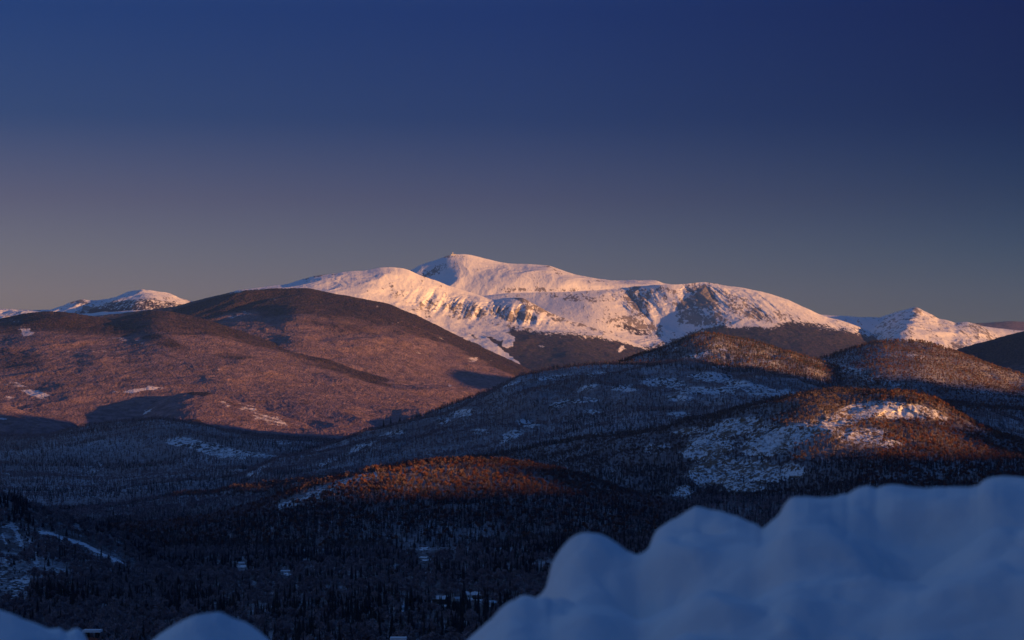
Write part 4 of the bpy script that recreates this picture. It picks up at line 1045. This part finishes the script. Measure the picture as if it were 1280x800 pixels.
# which stand free enough to be seen: in frame, not behind the snowbank
hpx = 13.5 * tall / rng_ * FPX
vis = (px > 4) & (px < 1276) & (py - hpx * 0.8 < 797) & (py - hpx * 0.7 < bank_y(px)) & ~farsel
vis &= (py - hpx * 0.6 < skyline(['near_slope'], 0)(px)) | (rng_ < 2650)
def pick_top(mask, n):
    idx = np.nonzero(mask)[0]
    return idx[np.argsort(-hpx[idx])[:n]]
solo_c = pick_top(vis & isc, 280)
solo_b = pick_top(vis & ~isc, 220)
solo = np.zeros(len(P), bool); solo[solo_c] = True; solo[solo_b] = True
rest = ~solo
forest('forest', P[rest], pick[rest], size[rest], tall[rest], 'dark mixed wood filling the shaded valley floor and near slope')

def make_tree(kind, TK, tm, cm):
    root = bpy.data.objects.new(kind, None); C.objects.link(root)
    TK[0].build('trunk', tm, parent=root); TK[1].build('crown', cm, parent=root)
    return root
def copy_tree(root):
    r = root.copy(); C.objects.link(r)
    for ch in root.children:
        c = ch.copy(); C.objects.link(c); c.parent = r
    return r
R2 = np.random.default_rng(8)
con_src = [make_tree('conifer_tree', tree_conifer(R2, 13.5, w_, 13, 10), M['trunk'], M['needles']) for w_ in (2.3, 2.8, 3.2)]
bare_src = [make_tree('bare_tree', tree_bare(R2, 13.0, 4.0, 130, 6, tw=0.13), M['birch'] if k == 0 else M['trunk'], M['twigs_grey_lift']) for k in range(3)]
used = set()
def plant(srcs, idxs, label, cat, group):
    for n_, i in enumerate(idxs):
        s_ = srcs[n_ % len(srcs)]
        t = s_ if s_.name not in used else copy_tree(s_)
        used.add(s_.name)
        t.location = P[i]
        t.rotation_euler = (0, 0, random.uniform(0, 6.28))
        t.scale = (size[i], size[i], tall[i])
        on_slope = i < n_slope
        tag(t, label.replace('low in the valley', 'on the near left slope') if on_slope else label.replace('low in the valley', 'on the valley floor'), cat, group.replace('valley wood', 'near slope wood') if on_slope else group)
        yield t, i
labels_c = {}
for t, i in plant(con_src, solo_c, 'dark narrow conifer standing in the shaded wood low in the valley', 'conifer', 'dark conifers in the shaded valley wood'): labels_c[i] = t
for t, i in plant(bare_src, solo_b, 'leafless grey-brown tree standing in the shaded wood low in the valley', 'bare tree', 'leafless trees in the shaded valley wood'): pass

# two pointed conifers standing up on the crest of the near slope, and others breaking skylines
def ground_at(lname, px_, py_):
    L = LAYERS[lname]
    d = np.hypot(L['PX'] - px_, L['PY'] - py_) + np.where((L['S'] > -0.02) & (L['Y'] > 50), 0, 1e6)
    k = np.unravel_index(np.argmin(d), d.shape)
    return np.array([L['X'][k], L['Y'][k], L['Z'][k] - 0.3])
def special(src, lname, px_, py_, sz, tl, label, cat):
    t = copy_tree(src); t.location = ground_at(lname, px_, py_); t.scale = (sz, sz, tl); t.rotation_euler = (0, 0, px_)
    if 'group' in t: del t['group']
    tag(t, label, cat)
special(con_src[1], 'near_slope', 22, 628, 0.85, 0.62, 'shorter of the two pointed conifers on the crest of the near left slope', 'conifer')
special(con_src[2], 'near_slope', 34, 631, 0.95, 0.72, 'taller of the two pointed conifers on the crest of the near left slope', 'conifer')
special(con_src[1], 'near_slope', 61, 642, 0.9, 0.5, 'lone dark conifer right of the pair on the near left slope crest', 'conifer')
special(con_src[0], 'near_slope', 223, 746, 0.9, 0.62, 'lone dark conifer on the pale bare-tree slope above the snow mound', 'conifer')
special(con_src[2], 'ground', 404, 775, 1.0, 0.95, 'broad dark conifer standing alone left of the low snowy clearings', 'conifer')
for q, (a, b, w_) in enumerate([(480, 534, 'leftmost'), (488, 531, 'middle'), (500, 528, 'rightmost')]):
    special(con_src[q], 'middle_ridge', a, b + 1, 1.6, (1.5, 1.7, 1.3)[q], w_ + ' of the three tall conifers standing out on the middle ridge skyline', 'conifer')

# ------------------------------------------------------------------ village houses
M['wall_pale'] = flat_mat('pale_clapboard', (0.45, 0.43, 0.42)); M['wall_dark'] = flat_mat('brown_boards', (0.10, 0.07, 0.055))
M['roof_snow'] = flat_mat('roof_snow', (0.66, 0.66, 0.68)); M['glass'] = flat_mat('window_glass', (0.03, 0.035, 0.045), 0.1)
M['brick'] = flat_mat('red_brick', (0.30, 0.11, 0.08)); M['door'] = flat_mat('green_door', (0.05, 0.09, 0.07))
M['cap'] = flat_mat('snowy_concrete_cap', (0.72, 0.70, 0.70)); M['shingle'] = flat_mat('dark_shingle', (0.06, 0.055, 0.055))
def box(acc, x0, x1, y0, y1, z0, z1):
    a = acc
    v = [(x0, y0, z0), (x1, y0, z0), (x1, y1, z0), (x0, y1, z0), (x0, y0, z1), (x1, y0, z1), (x1, y1, z1), (x0, y1, z1)]
    a.v.append(np.array(v, float))
    a.q += [[i + a.n for i in f] for f in ((0, 3, 2, 1), (4, 5, 6, 7), (0, 1, 5, 4), (1, 2, 6, 5), (2, 3, 7, 6), (3, 0, 4, 7))]
    a.n += 8
def gable(acc, L_, W_, z0, zt):
    """solid gable body, ridge along x"""
    v = [(-L_, -W_, z0), (L_, -W_, z0), (L_, W_, z0), (-L_, W_, z0), (-L_, 0, zt), (L_, 0, zt)]
    acc.v.append(np.array(v, float)); n = acc.n
    acc.q += [[n + i for i in f] for f in ((0, 3, 2, 1), (0, 1, 5, 4), (2, 3, 4, 5))]
    acc.t += [[n + 1, n + 2, n + 5], [n + 3, n + 0, n + 4]]
    acc.n += 6
def roof_slabs(acc, L_, W_, z0, zt, th):
    """two thick pitched slabs meeting at the ridge"""
    for s in (-1, 1):
        v = [(-L_, s * W_, z0), (L_, s * W_, z0), (L_, s * 0.002, zt), (-L_, s * 0.002, zt)]
        v2 = [(a, b, c + th) for a, b, c in v]
        acc.v.append(np.array(v + v2, float)); n = acc.n
        acc.q += [[n + i for i in f] for f in ((0, 1, 2, 3), (7, 6, 5, 4), (0, 4, 5, 1), (1, 5, 6, 2), (2, 6, 7, 3), (3, 7, 4, 0))]
        acc.n += 8
def make_house(L_, W_, H_, rise, wall, name='village_house'):
    r = bpy.data.objects.new(name, None); C.objects.link(r)
    a = Acc(); box(a, -L_, L_, -W_, W_, -2, H_); gable(a, L_, W_, H_ + 0.003, H_ + rise); a.build('wall', wall, parent=r)
    a = Acc(); roof_slabs(a, L_ + 0.6, W_ + 0.7, H_ - 0.05 - 0.7 * rise / W_ + 0.05, H_ + rise + 0.05, 0.35); ro = a.build('roof', M['roof_snow'], parent=r)
    a = Acc(); box(a, L_ * 0.3, L_ * 0.3 + 0.8, -0.4, 0.4, H_ + rise - 0.8, H_ + rise + 1.2); a.build('chimney', M['brick'], parent=ro)
    for i in range(3):
        for fl in range(2 if H_ > 4.5 else 1):
            x = -L_ * 0.65 + i * L_ * 0.65
            if i == 1 and fl == 0: continue
            a = Acc(); box(a, x - 0.55, x + 0.55, -W_ - 0.05, -W_ + 0.05, 1.0 + 2.6 * fl, 2.4 + 2.6 * fl); a.build('window', M['glass'], parent=r)
    a = Acc(); box(a, -0.5, 0.5, -W_ - 0.06, -W_ + 0.05, 0.0, 2.1); a.build('door', M['door'], parent=r)
    return r
def copy_deep(o, parent=None):
    c = o.copy(); C.objects.link(c); c.parent = parent
    for ch in o.children: copy_deep(ch, c)
    return c
h_src = [make_house(6.0, 4.0, 3.6, 2.6, M['wall_pale']), make_house(7.5, 4.5, 5.4, 3.0, M['wall_dark']), make_house(9.5, 4.2, 3.2, 2.2, M['wall_pale'])]
H_LAB = ['westernmost of the row of three small houses left of the bright snowy lane', 'second small house in the row left of the bright snowy lane', 'large pale house at the foot of the bright snowy lane in the village', 'small house right against the large pale house in the village',
         'small house at the right end of the snowy lane cluster', 'low house between the snowy lane and the stacked roofs', 'highest and smallest of the three roofs stacked above each other', 'middle of the three snowy roofs stacked above each other', 'lowest of the three snowy roofs stacked above each other',
         'upper snowy-roofed house of the right village clearing', 'long low house with the widest snowy roof in the right village clearing', 'small house at the left end of the right village clearing', 'lone pale roof left of the village in the dark wood', 'tiny lone roof farthest left of the village below the shaded hill',
         'tiny house alone below the village cluster', 'small house in the leftmost of the low clearings near the bottom', 'house in the second low clearing, left of the dark conifers', 'small house between two dark conifers in the low clearings', 'brightest snowy roof of the low clearings near the bottom', 'small house touching the brightest roof of the low clearings',
         'small house in the low clearing next to the snowbank', 'tiny cabin alone in the dark wood right of the near slope', 'distant speck of a house at the foot of the shaded hill', 'tiny cabin in the dark wood above the central snow mound', 'small white house among trees above the three stacked roofs']
first = set()
for k, (hx, hy, sf, hd) in enumerate(HOUSES):
    s_ = h_src[k % 3]
    t = s_ if k < 3 else copy_deep(s_)
    L = LAYERS['ground']
    t.location = ground_at('ground', hx, hy) + np.array([0, 0, 0.3])
    sf = sf * (1.6 if hy < 690 else 0.8)
    t.scale = (sf,) * 3; t.rotation_euler = (0, 0, rad(hd))
    tag(t, H_LAB[k], 'house', 'snow-roofed houses in the shaded valley')

# summit station, a speck on the highest dome
st = bpy.data.objects.new('summit_station', None); C.objects.link(st)
st.location = ground_at('snowy_summit', 567, 318.6)
a = Acc(); box(a, -22, 22, -10, 10, -20, 8); a.build('wall', M['wall_pale'], parent=st)
a = Acc(); a.tube((-6, 0, 8), (-6, 0, 27), 4.5, 4.0, n=10); a.build('tower', M['wall_pale'], parent=st)
tag(st, 'tiny weather station with a round tower on the snowy summit', 'station')

# ------------------------------------------------------------------ inn below the snowbank: only its chimney tops reach into view
inn = bpy.data.objects.new('roadside_inn', None); C.objects.link(inn)
DI = 100.0
def at_px(px_, py_, y_):
    a_, t_ = pix_to_tan(px_, py_)
    return np.array([math.tan(a_) * y_, y_, t_ * y_ / math.cos(a_)])
c1 = at_px(115.5, 787, DI); c2 = at_px(498, 796.5, DI)
mid = (c1 + c2) / 2; gz = -17.6
inn.location = (mid[0], DI, gz)
HL = (c2[0] - c1[0]) / 2
zr = mid[2] - gz - 2.0
a = Acc(); box(a, -HL - 1.5, HL + 1.5, -5, 5, -2, zr - 3.4); gable(a, HL + 1.5, 5, zr - 3.397, zr); a.build('wall', M['wall_pale'], parent=inn)
a = Acc(); roof_slabs(a, HL + 2.2, 5.9, zr - 4.0, zr + 0.06, 0.3); a.build('roof', M['roof_snow'], parent=inn)
for k in range(5):
    for fl in range(2):
        x = -HL + k * HL / 2
        a = Acc(); box(a, x - 0.5, x + 0.5, -5.06, -4.95, 0.9 + 2.4 * fl, 2.2 + 2.4 * fl); a.build('window', M['glass'], parent=inn)
a = Acc(); box(a, HL * 0.25 - 0.5, HL * 0.25 + 0.5, -5.07, -4.95, 0, 2.1); a.build('door', M['door'], parent=inn)
for cc, wd in ((c1, 0.33), (c2, 0.31)):
    x = cc[0] - mid[0]; zt = cc[2] - gz
    a = Acc(); box(a, x - wd + 0.06, x + wd - 0.06, -0.3, 0.3, zr - 1.5, zt - 0.30); ch = a.build('chimney', M['brick'], parent=inn)
    a = Acc()
    for qx in (-1, 1):
        for qy in (-1, 1):
            xx = x + qx * (wd - 0.14); yy_ = qy * 0.2
            box(a, xx - 0.05, xx + 0.05, yy_ - 0.05, yy_ + 0.05, zt - 0.297, zt - 0.095)
    a.build('pillar', M['shingle'], parent=ch)
    a = Acc(); box(a, x - wd, x + wd, -0.36, 0.36, zt - 0.09, zt); a.build('cap', M['cap'], parent=ch)
tag(inn, 'inn whose two brick chimneys with pale flat caps just show at the bottom edge', 'house')

# ------------------------------------------------------------------ ploughed snowbank in front of the camera
def bank_mat():
    t = NT('blue_snow')
    n = t.noise(t.pos(1, 1, 1), 3.0, 5, 0.6)
    n2 = t.noise(t.pos(1, 1, 1), 28.0, 4, 0.6)
    t.color(t.mix(n, (0.70, 0.71, 0.73), (0.82, 0.82, 0.83)))
    t.bump(t.math('ADD', n, t.math('MULTIPLY', n2, 0.12)), 0.5, 0.05)
    t.b.inputs['Roughness'].default_value = 0.75
    return t.m
az_b = np.concatenate([np.linspace(rad(-50), rad(-12), 120, endpoint=False), np.linspace(rad(-12), rad(12), 1100, endpoint=False), np.linspace(rad(12), rad(50), 140)])
def bank_line(dy, r0, amp, seed):
    out = []
    for (x, y) in BANK:
        out.append((x, y + dy, r0 + amp * float(fbm(np.array([x / 260.0]), np.array([seed * 1.0]), 3, seed)[0])))
    return out
lines = [bank_line(0, 4.3, 0.22, 1)]
for dy, r0, am, wmix in ((60, 4.05, 0.20, 0.6), (170, 3.70, 0.16, 0.3), (420, 3.2, 0.2, 0.1)):
    ln = []
    for (x, y) in BANK:
        base = 640 + (0 if x > 600 else 140 * (1 if x < 560 else (600 - x) / 40.0))
        yy_ = y * wmix + base * (1 - wmix) + dy
        ln.append((x, max(yy_, y + 14), r0 + am * float(fbm(np.array([x / 240.0]), np.array([r0 * 7.3]), 3, 5)[0])))
    lines.append(ln)
lines.append([(x, 2100, 2.2) for x, y in BANK])
A, R, Z, S = surface(lines, az_b, [110, 100, 80, 40], (1.6, 1.5), 2.0, 50)
keep = slice(0, R.shape[0] - 10)
A, R, Z, S = A[keep], R[keep], Z[keep], S[keep]
Xb, Yb = R * np.sin(A), R * np.cos(A)
m = smooth(0.0, 0.6, np.abs(S))
def domes(x, z, cell, seed):
    """rounded clods: smooth union of domes on a jittered grid, 0..1"""
    gx, gz = np.floor(x / cell), np.floor(z / cell)
    acc = np.zeros_like(x)
    for i in (-1, 0, 1):
        for j in (-1, 0, 1):
            cx_, cz_ = (gx + i).astype(np.int64), (gz + j).astype(np.int64)
            jx = _hash(cx_, cz_, seed) / 4294967296.0; jz = _hash(cx_, cz_, seed + 1) / 4294967296.0; jr = _hash(cx_, cz_, seed + 2) / 4294967296.0
            d2 = ((x / cell - cx_ - jx) ** 2 + (z / cell - cz_ - jz) ** 2) / (0.45 + 0.55 * jr) ** 2
            acc += np.exp(4.0 * np.maximum(0, 1 - 0.6 * d2) ** 1.5 * (0.45 + 0.55 * jr)) - 1
    return np.log1p(acc) / 4.0
V_ = Z + Yb            # distance up the face
wx = Xb + 0.04 * fbm(Xb / 0.13, V_ / 0.13, 2, 411); wz = V_ + 0.04 * fbm(Xb / 0.13, V_ / 0.13, 2, 413)
big = domes(wx, wz, 0.21, 421); mid_ = domes(wx, wz, 0.085, 431); sml = domes(wx, wz, 0.03, 441)
m2 = smooth(0.0, 0.18, np.abs(S))
Z = Z + m * (0.095 * big + 0.030 * mid_ - 0.075) + m2 * 0.004 * sml
R = R - m * 0.03 * big - m2 * 0.008 * mid_
Xb, Yb = R * np.sin(A), R * np.cos(A)
Z = np.maximum(Z, -1.75)
Xb, Yb = R * np.sin(A), R * np.cos(A)
o = grid_obj('snowbank', Xb, Yb, Z, bank_mat())
tag(o, 'lumpy ploughed snowbank in blue shade across the bottom right foreground', 'snowbank')

# ------------------------------------------------------------------ the air
def haze_box():
    a = Acc(); box(a, -16000, 24000, -9000, 40000, -175, 1960)
    m_ = bpy.data.materials.new('thin_air'); m_.use_nodes = True
    nn = m_.node_tree.nodes; ll = m_.node_tree.links
    for n in list(nn): nn.remove(n)
    oo = nn.new('ShaderNodeOutputMaterial'); v = nn.new('ShaderNodeVolumePrincipled')
    v.inputs['Color'].default_value = (0.19, 0.41, 1.0, 1)
    v.inputs['Density'].default_value = 0.95e-5
    v.inputs['Anisotropy'].default_value = 0.1
    ll.new(v.outputs[0], oo.inputs['Volume'])
    h = a.build('haze', m_)
    tag(h, 'thin blue morning haze between the hills', 'haze', None, 'stuff')
HAZE = True
if HAZE: haze_box()
